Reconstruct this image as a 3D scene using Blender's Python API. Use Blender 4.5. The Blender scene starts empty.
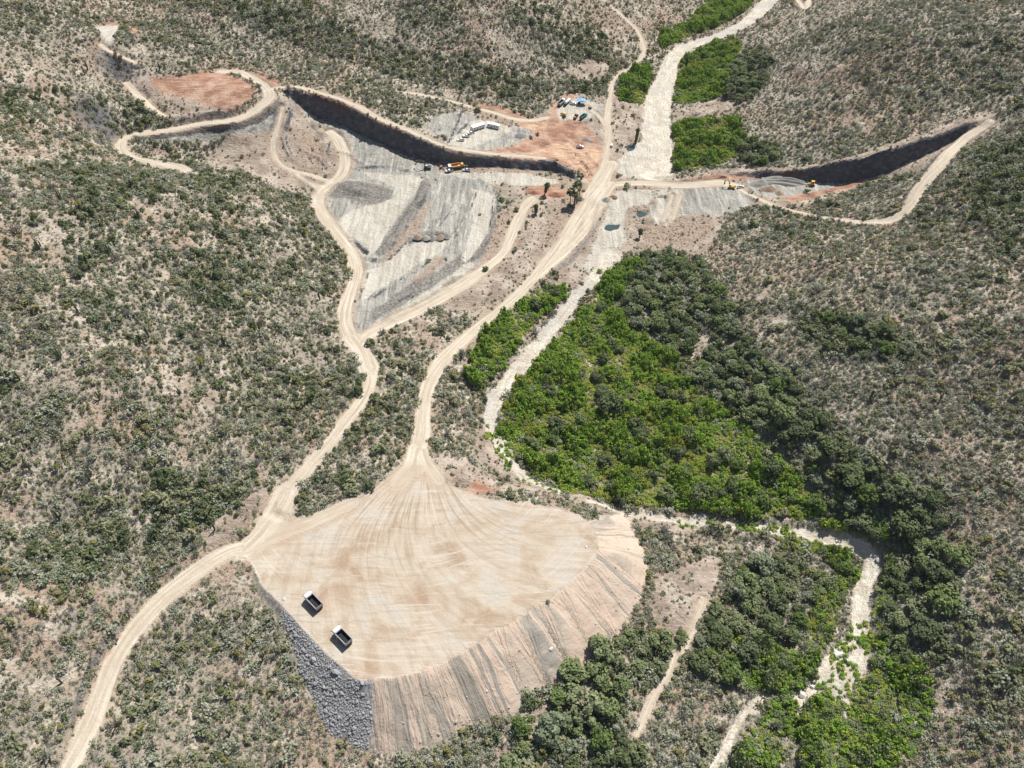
import bpy, bmesh, math, random
import numpy as np
from mathutils import Vector, Matrix, Euler

# ---------------------------------------------------------------- camera, sky, sun, exposure
sc = bpy.context.scene
COL = sc.collection
CAM_H, FPX, PITCH = 260.0, 740.0, math.radians(45.0)
cam_d = bpy.data.cameras.new("camera")
cam_d.sensor_width = 36.0
cam_d.lens = 36.0 * FPX / 1024.0
cam_d.clip_start, cam_d.clip_end = 1.0, 20000.0
cam = bpy.data.objects.new("camera", cam_d)
COL.objects.link(cam)
cam.location = (0, 0, CAM_H)
cam.rotation_euler = (math.pi / 2 - PITCH, 0, 0)
sc.camera = cam

SUN_EL, SUN_AZ = math.radians(57.0), math.radians(34.0)      # azimuth clockwise from +Y
SUN_DIR = Vector((math.sin(SUN_AZ) * math.cos(SUN_EL), math.cos(SUN_AZ) * math.cos(SUN_EL), math.sin(SUN_EL)))
world = bpy.data.worlds.new("World")
sc.world = world
world.use_nodes = True
wn = world.node_tree
sky = wn.nodes.new("ShaderNodeTexSky")
sky.sky_type = 'NISHITA'
sky.sun_disc = False
sky.sun_elevation, sky.sun_rotation = SUN_EL, SUN_AZ
sky.altitude = 300.0
bg = wn.nodes["Background"]
bg.inputs["Strength"].default_value = 0.07
wn.links.new(sky.outputs[0], bg.inputs["Color"])
sun_d = bpy.data.lights.new("sun", 'SUN')
sun_d.energy, sun_d.angle, sun_d.color = 5.0, math.radians(0.5), (1.0, 0.98, 0.95)
sun = bpy.data.objects.new("sun", sun_d)
COL.objects.link(sun)
sun.rotation_euler = (-SUN_DIR).to_track_quat('-Z', 'Y').to_euler()
sun.location = (300, 450, 600)
sc.view_settings.view_transform = 'Standard'
sc.view_settings.look = 'None'
sc.view_settings.gamma = 1.0
sc.view_settings.exposure = 0.34
sc.render.filter_size = 1.15
sc.cycles.max_bounces = 4
sc.cycles.diffuse_bounces = 2
sc.cycles.transparent_max_bounces = 4

RNG = np.random.default_rng(7)
random.seed(7)

# ---------------------------------------------------------------- small maths
def rays(px, py):
    u = (np.asarray(px, float) - 512.0) / FPX
    v = (384.0 - np.asarray(py, float)) / FPX
    s, c = math.sin(PITCH), math.cos(PITCH)
    return u, c + v * s, -s + v * c

def at_z(px, py, z):
    dx, dy, dz = rays(px, py)
    t = (np.asarray(z, float) - CAM_H) / dz
    return np.stack([dx * t, dy * t, np.broadcast_to(z, np.shape(t)) * 1.0], -1)

def project(x, y, z):
    s, c = math.sin(PITCH), math.cos(PITCH)
    zz = z - CAM_H
    depth = y * c - zz * s
    up = y * s + zz * c
    return 512 + FPX * x / depth, 384 - FPX * up / depth, depth

def smooth(x, a, b):
    t = np.clip((x - a) / (b - a), 0, 1)
    return t * t * (3 - 2 * t)

_lat = np.random.default_rng(11).random((256, 256))
def vnoise(x, y):
    xi, yi = np.floor(x).astype(int), np.floor(y).astype(int)
    fx, fy = x - xi, y - yi
    fx, fy = fx * fx * (3 - 2 * fx), fy * fy * (3 - 2 * fy)
    a, b = xi & 255, yi & 255
    a1, b1 = (xi + 1) & 255, (yi + 1) & 255
    return (_lat[a, b] * (1 - fx) + _lat[a1, b] * fx) * (1 - fy) + (_lat[a, b1] * (1 - fx) + _lat[a1, b1] * fx) * fy

def fbm(x, y, wl, octv=4, seed=0.0):
    r, amp, tot = 0.0, 1.0, 0.0
    for k in range(octv):
        r = r + amp * (vnoise(x / wl + 17.3 * k + seed * 31.7, y / wl + 9.1 * k + seed * 12.3) - 0.5)
        tot += amp
        amp *= 0.5
        wl *= 0.5
    return r / tot * 2

# ---------------------------------------------------------------- relief: spot heights read from the picture
SPOTS = [  # (px, py, height in m above the river at the works)
    (760,0,9),(724,33,7),(685,42,6),(668,70,5),(657,120,3),(653,169,2),(620,235,0),(586,285,-1),(547,334,-2),(505,380,-3),
    (489,422,-4),(516,461,-4),(554,496,-5),(621,510,-5),(700,521,-6),(787,531,-6),(870,556,-7),(861,614,-8),(850,680,-9),
    (760,698,-9),(713,768,-10),(800,768,-9),(600,400,-1.5),(560,360,-1.5),(700,470,-3),(650,300,0),(760,500,-4),(640,430,-2),(820,505,-4),
    (700,350,0),(720,260,6),(790,300,20),(800,400,13),(850,450,12),(900,300,31),(1000,300,44),(1000,400,34),(940,480,17),(1010,520,24),
    (1000,600,17),(1010,740,9),(920,640,0),(950,720,-1),(900,560,-2),(1000,200,51),(985,127,48),(780,208,11),(817,217,15),(850,222,19),(889,221,26),
    (919,190,35),(952,151,43),(1010,110,54),(1000,40,70),(900,50,52),(850,100,32),(780,100,18),(740,60,16),(800,10,24),(900,0,58),(1024,0,80),
    (740,140,8),(720,110,8),(690,100,4),(690,150,3),(730,176,4),(760,240,9),(700,215,3),(670,230,1),
    (700,590,-4),(660,560,-4),(640,520,-4),(680,650,-6),(640,720,-6),(700,700,-8),(600,600,-3),(550,740,-6),(480,745,-5),(400,752,-4),(600,680,-5),
    (359,735,-3),(323,709,0),(306,672,3),(281,640,6.5),(262,590,9),(246,560,9.5),(250,720,0),(200,700,3),(160,740,3),(60,768,8),(98,709,7),(121,649,7.5),
    (165,596,9),(197,572,9.5),(228,552,10),(253,545,10),(278,516,10.3),(302,475,11),(327,447,11.5),(359,398,11.5),(368,362,11),(352,300,9.5),(350,260,9),
    (318,200,12),(340,160,18),(330,133,24),(426,461,10),(424,408,8),(442,362,6),(481,324,4),(530,282,3),(565,229,2.5),(600,178,3),
    (390,440,10.5),(400,380,8.5),(380,329,9.5),(442,297,6.5),(491,264,5),(512,229,5),(535,199,5),(350,470,10.5),(450,400,5.5),(470,450,4),(500,490,1),
    (330,500,10),(360,490,10),(400,470,10),(440,490,9.5),(500,508,8),
    (0,768,14),(0,680,21),(0,600,28),(60,620,19),(0,450,42),(100,450,33),(100,540,18),(200,450,22),(200,510,16),(300,430,14),(280,380,18),(200,300,38),
    (100,300,52),(0,300,64),(0,200,71),(100,200,58),(250,220,35),(120,165,54),(200,180,43),(300,215,22),(335,240,12),(310,300,18),(340,330,11),
    (0,100,78),(0,0,92),(60,130,65),(80,95,63),(92,26,69.5),(124,26,69.5),(108,46,71.5),(120,30,70),(60,60,72),(60,0,86),(150,20,60),(220,15,62),(127,80,52),(165,118,42),(150,95,46),
    (190,90,47),(240,78,46.5),(221,71,46.5),(232,119,42),(167,130,39),(123,140,37),(155,163,33),(178,168,32),(210,150,28),(270,140,29),(300,180,18),(240,165,26),(275,158,24),
    (300,60,43),(250,45,47),(350,80,38),(400,93,33),(420,115,29),(435,98,29),(474,106,22),(509,116,16),(530,121,13),(480,132,17),(505,128,15),(450,130,22),(330,20,56),(400,50,42),
    (450,60,38),(400,0,60),(500,0,58),(480,40,44),(550,60,24),(560,20,36),(575,105,11),(560,98,13),(600,105,9),(609,134,6),(560,140,9),(530,148,10),(609,100,9),(616,81,10),(640,55,12),(637,32,18),(615,5,26),(645,80,6),(630,110,5),(632,150,3),
    (640,184,3.2),(678,186,3.2),(722,184,4),(690,200,2),(640,205,0),
    (420,172,12),(470,172,9),(520,172,6),(560,178,4),(495,195,6),(430,220,7.5),(350,190,14),(400,200,10),(470,215,6),(385,245,8),(420,270,7.5),(370,300,9),(460,250,6),(300,145,25),(320,165,20),(360,140,21),
]
WORLD_SPOTS = [(-900,-300,170),(-500,0,75),(-420,180,130),(-900,300,190),(-700,600,150),(-900,900,180),(-450,900,120),(-200,1000,110),(0,900,80),(150,1050,60),
    (300,900,10),(345,1000,11),(420,1150,14),(520,1400,20),(500,900,85),(650,700,120),(900,400,190),(600,250,120),(420,120,85),(900,900,170),(700,1200,140),(0,1400,150),(-600,1400,180),(1100,1300,190),
    (300,-60,45),(140,-80,-12),(0,-60,10),(-200,-150,60),(140,-350,-16),(500,-350,90),(-500,-500,120),(0,-600,30),(-1100,-900,200),(1100,-700,200),(200,-900,-20),(1200,0,210)]
LEFT_CUT = dict(  # lip of the excavated face, its height, and its foot in the picture
    top=[(281,88,46.5),(291,90,45.5),(319,94,43.5),(343,102,40),(375,119,34.5),(410,134,28.5),(445,148,22.5),(481,155,17.5),(516,159,13.5),(552,161,10),(572,171,6),(580,180,4)],
    foot=[(281,89),(292,98),(318,119),(343,125),(375,140),(410,157),(445,165),(481,166),(516,168),(552,171),(572,178),(580,181)])
RIGHT_CUT = dict(
    top=[(690,180,4),(725,173,5.5),(752,172,7.5),(794,170.5,13),(833,163,21),(859,158,27),(889,149,33.5),(931,135,41.5),(970,122,47.5),(988,119,50)],
    foot=[(690,181),(725,175),(752,177),(794,180),(833,182),(859,181),(889,173),(931,155),(970,134),(988,121)])

def wall_line(c):
    T = np.array([at_z(a, b, z) for a, b, z in c['top']])
    F = []
    for (a, b), t in zip(c['foot'], T):
        dx, dy, dz = rays(a, b)
        k = 0.32
        q = (t[1] - k * (t[2] - CAM_H)) / (dy - k * dz)
        F.append((dx * q, dy * q, CAM_H + dz * q))
    F = np.array(F)
    return T, F, np.maximum(T[:, 2] - F[:, 2], 0.0)

def line_dist(x, y, P, closed=False):
    """nearest distance to a polyline, the side (+ left of its direction) and the running parameter (segment + fraction), with the length along it"""
    x, y = np.asarray(x, float), np.asarray(y, float)
    best = np.full(x.shape, 1e9)
    side, par, along = np.zeros(x.shape), np.zeros(x.shape), np.zeros(x.shape)
    n = len(P)
    L = 0.0
    for i in range(n if closed else n - 1):
        a, b = P[i][:2], P[(i + 1) % n][:2]
        d = b - a
        l = math.hypot(*d) + 1e-9
        t = np.clip(((x - a[0]) * d[0] + (y - a[1]) * d[1]) / (l * l), 0, 1)
        ex, ey = x - a[0] - t * d[0], y - a[1] - t * d[1]
        dd = np.hypot(ex, ey)
        m = dd < best
        best = np.where(m, dd, best)
        side = np.where(m, np.sign(d[0] * ey - d[1] * ex), side)
        par = np.where(m, i + t, par)
        along = np.where(m, L + t * l, along)
        L += l
    return best, side, par, along

CUTS = [wall_line(LEFT_CUT), wall_line(RIGHT_CUT)]
def steps(x, y):
    s = 0.0
    for T, F, Hh in CUTS:
        d, sd, par, al = line_dist(x, y, T)
        hw = np.interp(par, np.arange(len(Hh)), Hh)
        e = d * sd
        w = 0.32 * hw + 0.4
        s = s + hw * np.clip((e + w) / w, 0, 1) * np.exp(-np.maximum(e, 0) / 60.0)
    return s

_pts = [at_z(a, b, z) for a, b, z in SPOTS] + [np.array(p, float) for p in WORLD_SPOTS]
for T, F, Hh in CUTS:
    for t, f, h in zip(T, F, Hh):
        _pts.append(f + np.array([0, -1.5, 0]))
        _pts.append(t + np.array([0, 1.5, 0]))
_pts = np.array(_pts)
_pts = _pts[np.unique(np.round(_pts[:, :2] / 3).astype(int), axis=0, return_index=True)[1]]
def _tps_fit(P, z, lam):
    n = len(P)
    r2 = ((P[:, None] - P[None]) ** 2).sum(-1)
    K = np.where(r2 > 0, 0.5 * r2 * np.log(np.maximum(r2, 1e-12)), 0) + lam * np.eye(n)
    A = np.zeros((n + 3, n + 3))
    A[:n, :n] = K
    A[:n, n] = 1
    A[:n, n + 1:] = P
    A[n:, :n] = A[:n, n:].T
    return np.linalg.solve(A, np.concatenate([z, np.zeros(3)]))
_S = 100.0
_P = _pts[:, :2] / _S
_w = _tps_fit(_P, _pts[:, 2] - steps(_pts[:, 0], _pts[:, 1]), 0.012)
GX0, GY0, GD = -1300.0, -900.0, 6.0
_cx, _cy = np.arange(GX0, 1300, GD), np.arange(GY0, 1600, GD)
_XX, _YY = np.meshgrid(_cx, _cy, indexing='ij')
_flat = np.stack([_XX.ravel(), _YY.ravel()], -1) / _S
_Z = np.zeros(len(_flat))
for k in range(0, len(_flat), 20000):
    q = _flat[k:k + 20000]
    r2 = ((q[:, None] - _P[None]) ** 2).sum(-1)
    _Z[k:k + 20000] = (0.5 * r2 * np.log(np.maximum(r2, 1e-12))) @ _w[:len(_P)] + _w[len(_P)] + q @ _w[len(_P) + 1:]
_Z = _Z.reshape(_XX.shape)

def bil(Z, x0, y0, dx, dy, x, y):
    fx = np.clip((np.asarray(x, float) - x0) / dx, 0, Z.shape[0] - 1.001)
    fy = np.clip((np.asarray(y, float) - y0) / dy, 0, Z.shape[1] - 1.001)
    i, j = fx.astype(int), fy.astype(int)
    fx, fy = fx - i, fy - j
    return (Z[i, j] * (1 - fx) + Z[i + 1, j] * fx) * (1 - fy) + (Z[i, j + 1] * (1 - fx) + Z[i + 1, j + 1] * fx) * fy

_calm = np.array([at_z(a, b, 6)[:2] for a, b in [(110,60),(300,60),(560,90),(640,60),(700,170),(1000,110),(930,220),(760,215),(640,260),(900,540),(880,700),(600,760),(330,760),(230,560),(340,400),(310,220),(110,160)]])

def poly_sdf(x, y, P, closed_rel=True):
    x, y = np.asarray(x, float), np.asarray(y, float)
    d, s, par, al = line_dist(x, y, P, closed=True)
    ins = np.zeros(x.shape, bool)
    n = len(P)
    for i in range(n):
        a, b = P[i][:2], P[(i + 1) % n][:2]
        c = (a[1] > y) != (b[1] > y)
        xs = a[0] + (y - a[1]) * (b[0] - a[0]) / (b[1] - a[1] + 1e-12)
        ins ^= c & (x < xs)
    return np.where(ins, d, -d), al

def height0(x, y):
    x, y = np.asarray(x, float), np.asarray(y, float)
    z = bil(_Z, GX0, GY0, GD, GD, x, y)
    sd, _ = poly_sdf(x, y, _calm)
    w = smooth(-sd, 5, 60) * smooth(z, 6, 22)
    z = z + w * (10.0 * fbm(x, y, 85, 3, 1) + 2.6 * fbm(x, y, 26, 3, 2)) + 0.25 * fbm(x, y, 9, 2, 3)
    r = np.hypot(x, y - 400)
    far = 105 + 130 * fbm(x, y, 700, 4, 4)
    k = smooth(r, 850, 1250)
    st = steps(x, y)
    rough = np.where(st > 0.5, 0.9 * fbm(x, y, 9, 3, 5) + 0.45 * fbm(x, y, 2.6, 2, 6), 0.0) * smooth(st, 0.5, 4)
    return z * (1 - k) + far * k + st + rough

def march(px, py, hf, step=1.5, t1=1700):
    px, py = np.atleast_1d(px).astype(float), np.atleast_1d(py).astype(float)
    dx, dy, dz = rays(px, py)
    T = np.arange(120, t1, step)
    X, Y, Zr = dx[:, None] * T, dy[:, None] * T, CAM_H + dz[:, None] * T
    below = Zr < hf(X, Y)
    i = np.where(below.any(1), below.argmax(1), len(T) - 1)
    lo, hi = T[np.maximum(i - 1, 0)], T[i]
    for _ in range(12):
        m = (lo + hi) / 2
        b = CAM_H + dz * m < hf(dx * m, dy * m)
        hi, lo = np.where(b, m, hi), np.where(b, lo, m)
    return np.stack([dx * hi, dy * hi, CAM_H + dz * hi], -1)

def onto(pts):
    pts = np.array(pts, float)
    return march(pts[:, 0], pts[:, 1], height0)
# ---------------------------------------------------------------- roads, river, pads: traced lines and outlines laid onto the relief
ROADS = [  # (points, width in m, name)
    ([(55,800),(70,768),(83,744),(98,709),(109,674),(121,649),(141,621),(165,596),(197,572),(228,552),(253,543),(268,525),(281,499),(302,475),(327,447),(348,420),(361,403),(370,382),(368,362),(358,346),(347,331),(345,313),(352,289),(356,271),(350,252),(333,228),(320,208),(319,197),(326,188),(343,174),(346,157),(339,139),(331,132)], 7.4),
    ([(416,470),(416,458),(423,436),(424,408),(428,385),(442,362),(460,345),(481,324),(505,306),(530,282),(551,257),(568,232),(586,203),(597,183)], 7.5),
    ([(358,349),(366,338),(379,329),(410,315),(442,297),(470,281),(491,264),(505,250),(514,229),(525,208),(533,199)], 7.5),
    ([(538,276),(560,256),(580,234),(600,205),(608,186)], 6.5),
    ([(597,183),(604,165),(607,150),(609,134),(608,118),(609,105),(611,90),(613,81),(619,74),(632,67),(641,57),(644,48),(637,32),(621,14),(604,0),(596,-8)], 4.6),
    ([(609,134),(604,122),(596,113),(588,107)], 3.6),
    ([(604,186),(616,184),(647,183),(678,185),(700,184),(722,183),(738,187)], 7.0),
    ([(738,187),(745,192),(759,199),(778,206),(802,213),(817,217),(841,220),(861,222),(876,221)], 3.6),
    ([(861,222),(889,220),(903,212),(912,203),(919,190),(928,178),(940,165),(952,151),(966,139),(982,127),(990,121)], 6.5),
    ([(221,71),(240,73),(255,79),(268,88),(270,98),(260,108),(244,116),(228,120),(202,124),(180,128),(160,131),(139,133),(125,138),(120,144),(123,151),(136,158),(155,164),(178,169),(195,176)], 7.0),
    ([(265,88),(280,86.5),(300,87.5),(319,91),(343,99.5),(360,107),(380,118.5),(410,131),(445,145.5),(481,152),(516,156),(545,158)], 4.5),
    ([(396,91),(412,92.5),(435,97),(455,102),(474,107),(495,113),(509,118),(530,121),(548,117)], 4.0),
    ([(284,108),(279,125),(274,140),(275,155),(281,164),(292,170),(319,177),(330,181)], 3.4),
    ([(127,83),(135,92),(143,100),(155,109),(165,116)], 5.0),
    ([(102,44),(108,49),(117,54),(126,58),(134,62)], 3.6),
    ([(683,650),(690,635),(697,620),(704,600)], 2.6),
    ([(677,655),(668,678),(654,694),(645,715),(636,735)], 2.8),
    ([(663,222),(668,210),(673,195)], 2.0), ([(671,222),(677,208),(682,195)], 2.0),
    ([(798,0),(806,8),(811,-6)], 5.0), ([(246,549),(262,534),(280,508),(288,492)], 10.5), ([(250,550),(280,535),(318,520),(352,503)], 7.0), ([(417,448),(412,466),(398,482)], 8.5), ([(421,446),(428,466),(440,482)], 6.0), ([(352,338),(362,352),(369,368)], 10.0), ([(590,196),(602,180),(610,164)], 11.0), ([(612,184),(604,196),(592,214)], 8.0),
    ([(300,175),(320,190),(322,200)], 4.0),
]
RIVERS = [  # (points, widths in m)
    ([(790,-30),(775,-6),(752,18),(724,34),(700,42),(685,47),(671,61),(667,78),(660,95),(657,120),(657,148),(654,172)], [21,19,17,15.5,15,14,15,18,21,22,24,27]),
    ([(612,255),(600,272),(586,287),(565,311),(547,334),(526,359),(508,380),(495,401),(489,420)], [14,10,7.5,8.5,9.5,9,8.5,8.5,7]),
    ([(489,420),(494,440),(506,457),(516,464),(530,478),(545,490),(557,498)], [6,3.5,3,3,3,4,4]),
    ([(590,507),(621,512),(650,515),(675,519),(705,521),(734,524),(760,527),(787,531),(812,534),(833,539),(852,544),(868,552),(874,562),(868,580),(861,600),(861,620),(862,646),(856,668),(848,690)], [3,3.4,4,4,4,4.6,5,5.5,6,6.8,7,7.2,7,7.5,8,7.5,8,7,4]),
    ([(850,640),(840,652),(828,668),(818,682),(806,694),(790,698)], [5,3.5,3,4,4.5,2]),
    ([(768,694),(756,702),(742,718),(731,738),(722,756),(714,772),(700,800)], [2.5,3.5,4,4.5,5,5,5]),
    ([(801,696),(799,712),(797,730),(790,744)], [3,1.6,1.6,1.4]),
    ([(855,670),(849,695),(847,716)], [4,2.4,1.6]),
    ([(840,650),(830,660),(822,670)], [5,5,4]),
]
PAD_Z = 10.0
PAD = [(246,554),(255,566),(264,584),(285,606),(306,631),(327,653),(352,677),(366,682),(393,678),(421,670),(440,662),(456,654),(472,645),(484,639),(495,631),(506,627),(516,619),(528,614),(537,606),(549,601),(558,592),(566,588),(573,580),(585,571),(594,560),(600,548),(598,537),(590,524),(578,514),(560,508),(537,504),(512,500),(488,498),(466,492),(447,483),(434,472),(427,462),(415,459),(408,462),(398,470),(386,478),(372,488),(358,497),(340,507),(322,515),(305,519),(293,514),(285,520),(268,530)]
AREAS = {  # outlines of bare ground of one kind
 'grey': [[(345,150),(368,160),(420,170),(470,172),(490,186),(498,205),(492,240),(476,268),(440,293),(400,314),(372,330),(354,328),(356,292),(360,264),(345,238),(325,210),(326,194),(340,178)],
          [(290,98),(318,120),(345,127),(400,156),(440,166),(420,174),(360,164),(350,156),(342,138),(325,128),(305,116)],
          [(672,186),(735,188),(758,200),(735,212),(690,216),(655,226),(650,206),(668,196)],
          [(742,176),(800,178),(850,182),(818,192),(790,196),(760,196)],
          [(425,122),(450,112),(478,118),(458,140),(430,130)],
          [(300,96),(250,118),(180,130),(140,136),(150,142),(210,140),(262,132),(280,120)],
          [(90,24),(124,24),(117,36),(110,48),(100,49),(102,37)],
          [(545,110),(600,106),(604,118),(560,122)],[(505,128),(530,130),(520,142),(500,140)],
          [(505,128),(520,126),(530,136),(500,148),(472,156),(445,146),(480,140)]],
 'red': [[(150,78),(185,74),(222,72),(250,82),(256,95),(246,106),(230,112),(210,106),(190,98),(160,92)],
         [(530,118),(560,112),(580,120),(600,145),(606,170),(598,180),(584,178),(570,168),(552,160),(510,158),(480,152),(500,148),(525,140),(540,130)],
         [(228,68),(245,70),(280,82),(278,88),(262,82),(240,76)],
         [(470,100),(500,106),(530,118),(520,124),(500,116),(480,112)],
         [(285,88),(320,91),(360,105),(400,127),(398,131),(350,107),(315,95)],
         [(524,190),(535,183),(560,186),(570,192),(555,198),(530,197)],
         [(90,22),(110,20),(134,26),(140,34),(130,33),(124,25),(100,25)],
         [(580,100),(570,92),(548,108),(560,112)],
         [(675,186),(700,176),(745,176),(800,173),(800,176),(745,180),(700,184)],
         [(785,198),(830,188),(862,180),(864,184),(830,193),(790,203)],
         [(478,480),(490,488),(500,497),(478,497),(465,489)],[(575,545),(600,535),(604,552),(592,566),(575,560)]],
 'bare': [[(566,70),(590,60),(610,66),(600,80),(575,82)],[(95,396),(112,388),(120,396),(100,404)],[(158,272),(172,270),(175,278),(160,280)],[(8,172),(24,176),(20,186),(6,182)],[(752,296),(768,288),(770,300),(755,304)],[(200,395),(215,390),(222,402),(206,408)],[(268,150),(264,112),(278,96),(292,100),(308,118),(330,130),(346,145),(346,165),(330,178),(300,178),(278,168)],[(422,208),(428,200),(424,222),(397,253),(385,262),(383,255)],[(600,96),(640,98),(660,112),(655,150),(640,176),(606,182),(604,140)],
          [(545,112),(612,104),(606,176),(560,128)],
          [(672,112),(700,102),(745,100),(742,106),(705,116),(680,124),(672,122)],
          [(640,225),(660,218),(715,210),(720,230),(705,250),(680,252),(650,250),(632,246)],
          [(480,240),(500,215),(520,200),(545,205),(575,200),(580,212),(540,262),(505,295),(480,305),(450,312),(440,300),(470,285)],
          [(600,188),(650,190),(655,214),(632,250),(598,282),(575,305),(556,282),(575,250),(596,215)],
          [(426,462),(442,452),(470,462),(492,478),(508,496),(480,498),(450,486),(434,474)],
          [(490,420),(505,440),(520,470),(552,496),(540,502),(505,480),(484,462),(470,440)],
          [(560,500),(590,505),(640,514),(700,522),(690,535),(640,530),(600,522),(570,512)],
          [(598,535),(600,520),(580,505),(540,496),(500,496),(470,488),(470,478),(520,488),(570,496),(610,508),(630,540),(645,570),(625,560)],
          [(695,560),(720,555),(712,600),(692,640),(670,660),(650,600),(660,575)],
          [(540,745),(600,690),(560,690),(500,730)],
          [(250,120),(262,110),(268,150),(300,178),(310,190),(280,190),(240,170),(205,170),(215,150)],
          [(130,76),(160,74),(200,90),(240,112),(200,122),(165,118),(140,95)],
          [(745,196),(790,196),(850,186),(860,178),(985,121),(995,126),(960,152),(930,168),(880,180),(850,190),(800,206)],
          [(690,176),(725,168),(800,166),(860,154),(930,130),(985,112),(992,118),(935,138),(860,161),(800,172),(700,182)],
          [(190,540),(200,530),(240,500),(275,484),(285,492),(262,515),(245,530),(222,545)],
          [(520,172),(560,180),(580,190),(560,200),(535,200),(500,190),(470,172)]],
 'pale': [[(472,190),(494,195),(490,228),(474,258),(462,262),(472,225)],[(404,305),(440,283),(470,262),(474,266),(440,290),(408,310)],[(440,148),(470,122),(500,124),(512,130),(500,137),(478,146),(458,151)],
          [(558,108),(570,100),(592,100),(598,108),(592,118),(560,118)],
          [(358,173),(420,177),(422,183),(405,207),(387,232),(375,253),(364,254),(352,243),(338,224),(348,212),(391,200),(395,187),(378,180)],
          [(360,275),(387,261),(404,246),(440,241),(455,236),(449,245),(424,261),(399,277),(379,290),(362,300)],
          [(420,172),(480,172),(540,176),(560,183),(520,186),(480,180)],
          [(92,26),(120,26),(115,35),(108,47),(101,46),(104,37)],
          [(660,183),(668,186),(660,224),(652,222)],[(672,186),(684,190),(672,222),(662,222)],
          [(610,170),(640,140),(660,140),(668,172),(640,180)],
          [(606,200),(625,189),(652,191),(650,203),(632,206),(624,216),(626,236),(618,250),(604,258),(590,272),(584,268),(596,240),(604,220)],
          [(494,428),(508,440),(512,462),(530,485),(520,480),(502,455)],
          [(832,655),(850,650),(850,690),(832,700),(822,680)],[(786,690),(812,688),(806,706),(790,704)],
          [(255,540),(290,505),(305,519),(330,513),(300,545),(262,556)]],
 'dark': [[(368,330),(380,318),(410,300),(440,282),(478,262),(490,240),(497,215),(488,205),(470,245),(440,268),(400,290),(372,312)],
          [(326,196),(345,184),(385,186),(394,192),(380,204),(345,200)],
          [(424,176),(432,182),(424,203),(398,240),(385,256),(374,253),(391,228),(412,199)],
          [(406,238),(428,232),(458,232),(450,240),(425,242),(408,244)],
          [(565,232),(580,225),(600,190),(604,205),(590,240),(565,268),(552,272)]],
}
AREAS['brown'] = [[(422,208),(428,200),(424,222),(397,253),(385,262),(383,255)],[(330,180),(340,170),(350,152),(356,160),(350,176),(338,188)],[(470,167),(520,169),(572,179),(560,186),(520,180),(480,178)],[(605,190),(612,196),(600,225),(585,246),(566,268),(548,284),(540,282),(560,262),(588,232)],[(560,200),(582,196),(576,214),(560,232),(548,246),(540,240)],[(300,128),(318,140),(328,160),(318,168),(300,150)],[(410,283),(430,262),(440,256),(444,262),(420,286)],[(480,240),(494,226),(500,214),(512,206),(520,210),(505,235),(490,256),(478,262)],[(588,172),(604,160),(616,176),(604,186)],[(640,232),(662,222),(705,214),(712,230),(690,248),(655,250)]]
AREAS['orange'] = [[(575,150),(604,150),(614,178),(606,196),(592,192),(588,178)],[(500,155),(540,150),(560,140),(575,150),(596,172),(590,178),(572,165),(548,157),(510,156)],[(516,122),(548,118),(540,132),(522,128)]]

def padw(P, z=None):
    P = np.array(P, float)
    return at_z(P[:, 0], P[:, 1], z)
PADW = padw(PAD, PAD_Z)[:, :2]

# ------------ grid lines: fine where the picture is near, wider towards the horizon
def lines(stops):
    out = [stops[0][0]]
    for (a, _), (b, st) in zip(stops[:-1], stops[1:]):
        n = max(1, int(round((b - a) / st)))
        out += list(a + (b - a) * (np.arange(n) + 1) / n)
    return np.array(out)
half = [(0, 1), (210, 1.0), (340, 1.5), (520, 3), (700, 6), (1000, 20), (1700, 70), (3000, 200), (8000, 700)]
gx = lines(half)
gx = np.concatenate([-gx[:0:-1], gx])
gy = lines([(-5000, 1), (-1500, 500), (-400, 80), (-100, 20), (30, 6), (70, 2), (300, 0.9), (560, 1.25), (760, 2.5), (1000, 5), (1500, 25), (3000, 120), (9000, 700)])
NX, NY = len(gx), len(gy)
VX, VY = np.meshgrid(gx, gy, indexing='ij')
H = height0(VX, VY)

def window(P, m):
    P = np.asarray(P)
    i0, i1 = np.searchsorted(gx, [P[:, 0].min() - m, P[:, 0].max() + m])
    j0, j1 = np.searchsorted(gy, [P[:, 1].min() - m, P[:, 1].max() + m])
    return slice(max(i0 - 1, 0), i1 + 1), slice(max(j0 - 1, 0), j1 + 1)

FAR = -40.0
att = {k: np.full((NX, NY), FAR) for k in ('road', 'river', 'pad', 'slope', 'grey', 'red', 'bare', 'pale', 'dark', 'orange', 'brown')}
road_c, road_a = np.zeros((NX, NY)), np.zeros((NX, NY))
riv_c, riv_a = np.zeros((NX, NY)), np.zeros((NX, NY))
def resample(P, step=4.0):
    P = np.asarray(P)
    # Catmull-Rom through the traced points, then even steps
    Q = []
    n = len(P)
    for i in range(n - 1):
        p0, p1, p2, p3 = P[max(i - 1, 0)], P[i], P[i + 1], P[min(i + 2, n - 1)]
        m = max(2, int(np.linalg.norm((p2 - p1)[:2]) / step))
        for t in np.arange(m) / m:
            Q.append(0.5 * ((2 * p1) + (-p0 + p2) * t + (2 * p0 - 5 * p1 + 4 * p2 - p3) * t * t + (-p0 + 3 * p1 - 3 * p2 + p3) * t ** 3))
    Q.append(P[-1])
    return np.array(Q)

# river bed: a shallow trough
for pts, wid in RIVERS:
    P = onto(pts)
    P4 = resample(np.column_stack([P, wid]), 5.0)
    wi = window(P4, 40)
    d, sd, par, al = line_dist(VX[wi], VY[wi], P4[:, :2])
    w = np.interp(par, np.arange(len(P4)), P4[:, 3]) / 2
    s = w - d
    m = s > att['river'][wi]
    att['river'][wi] = np.where(m, s, att['river'][wi])
    riv_c[wi] = np.where(m, d * sd, riv_c[wi])
    riv_a[wi] = np.where(m, al, riv_a[wi])
H -= 0.9 * smooth(att['river'], -1.5, 1.5)

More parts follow.
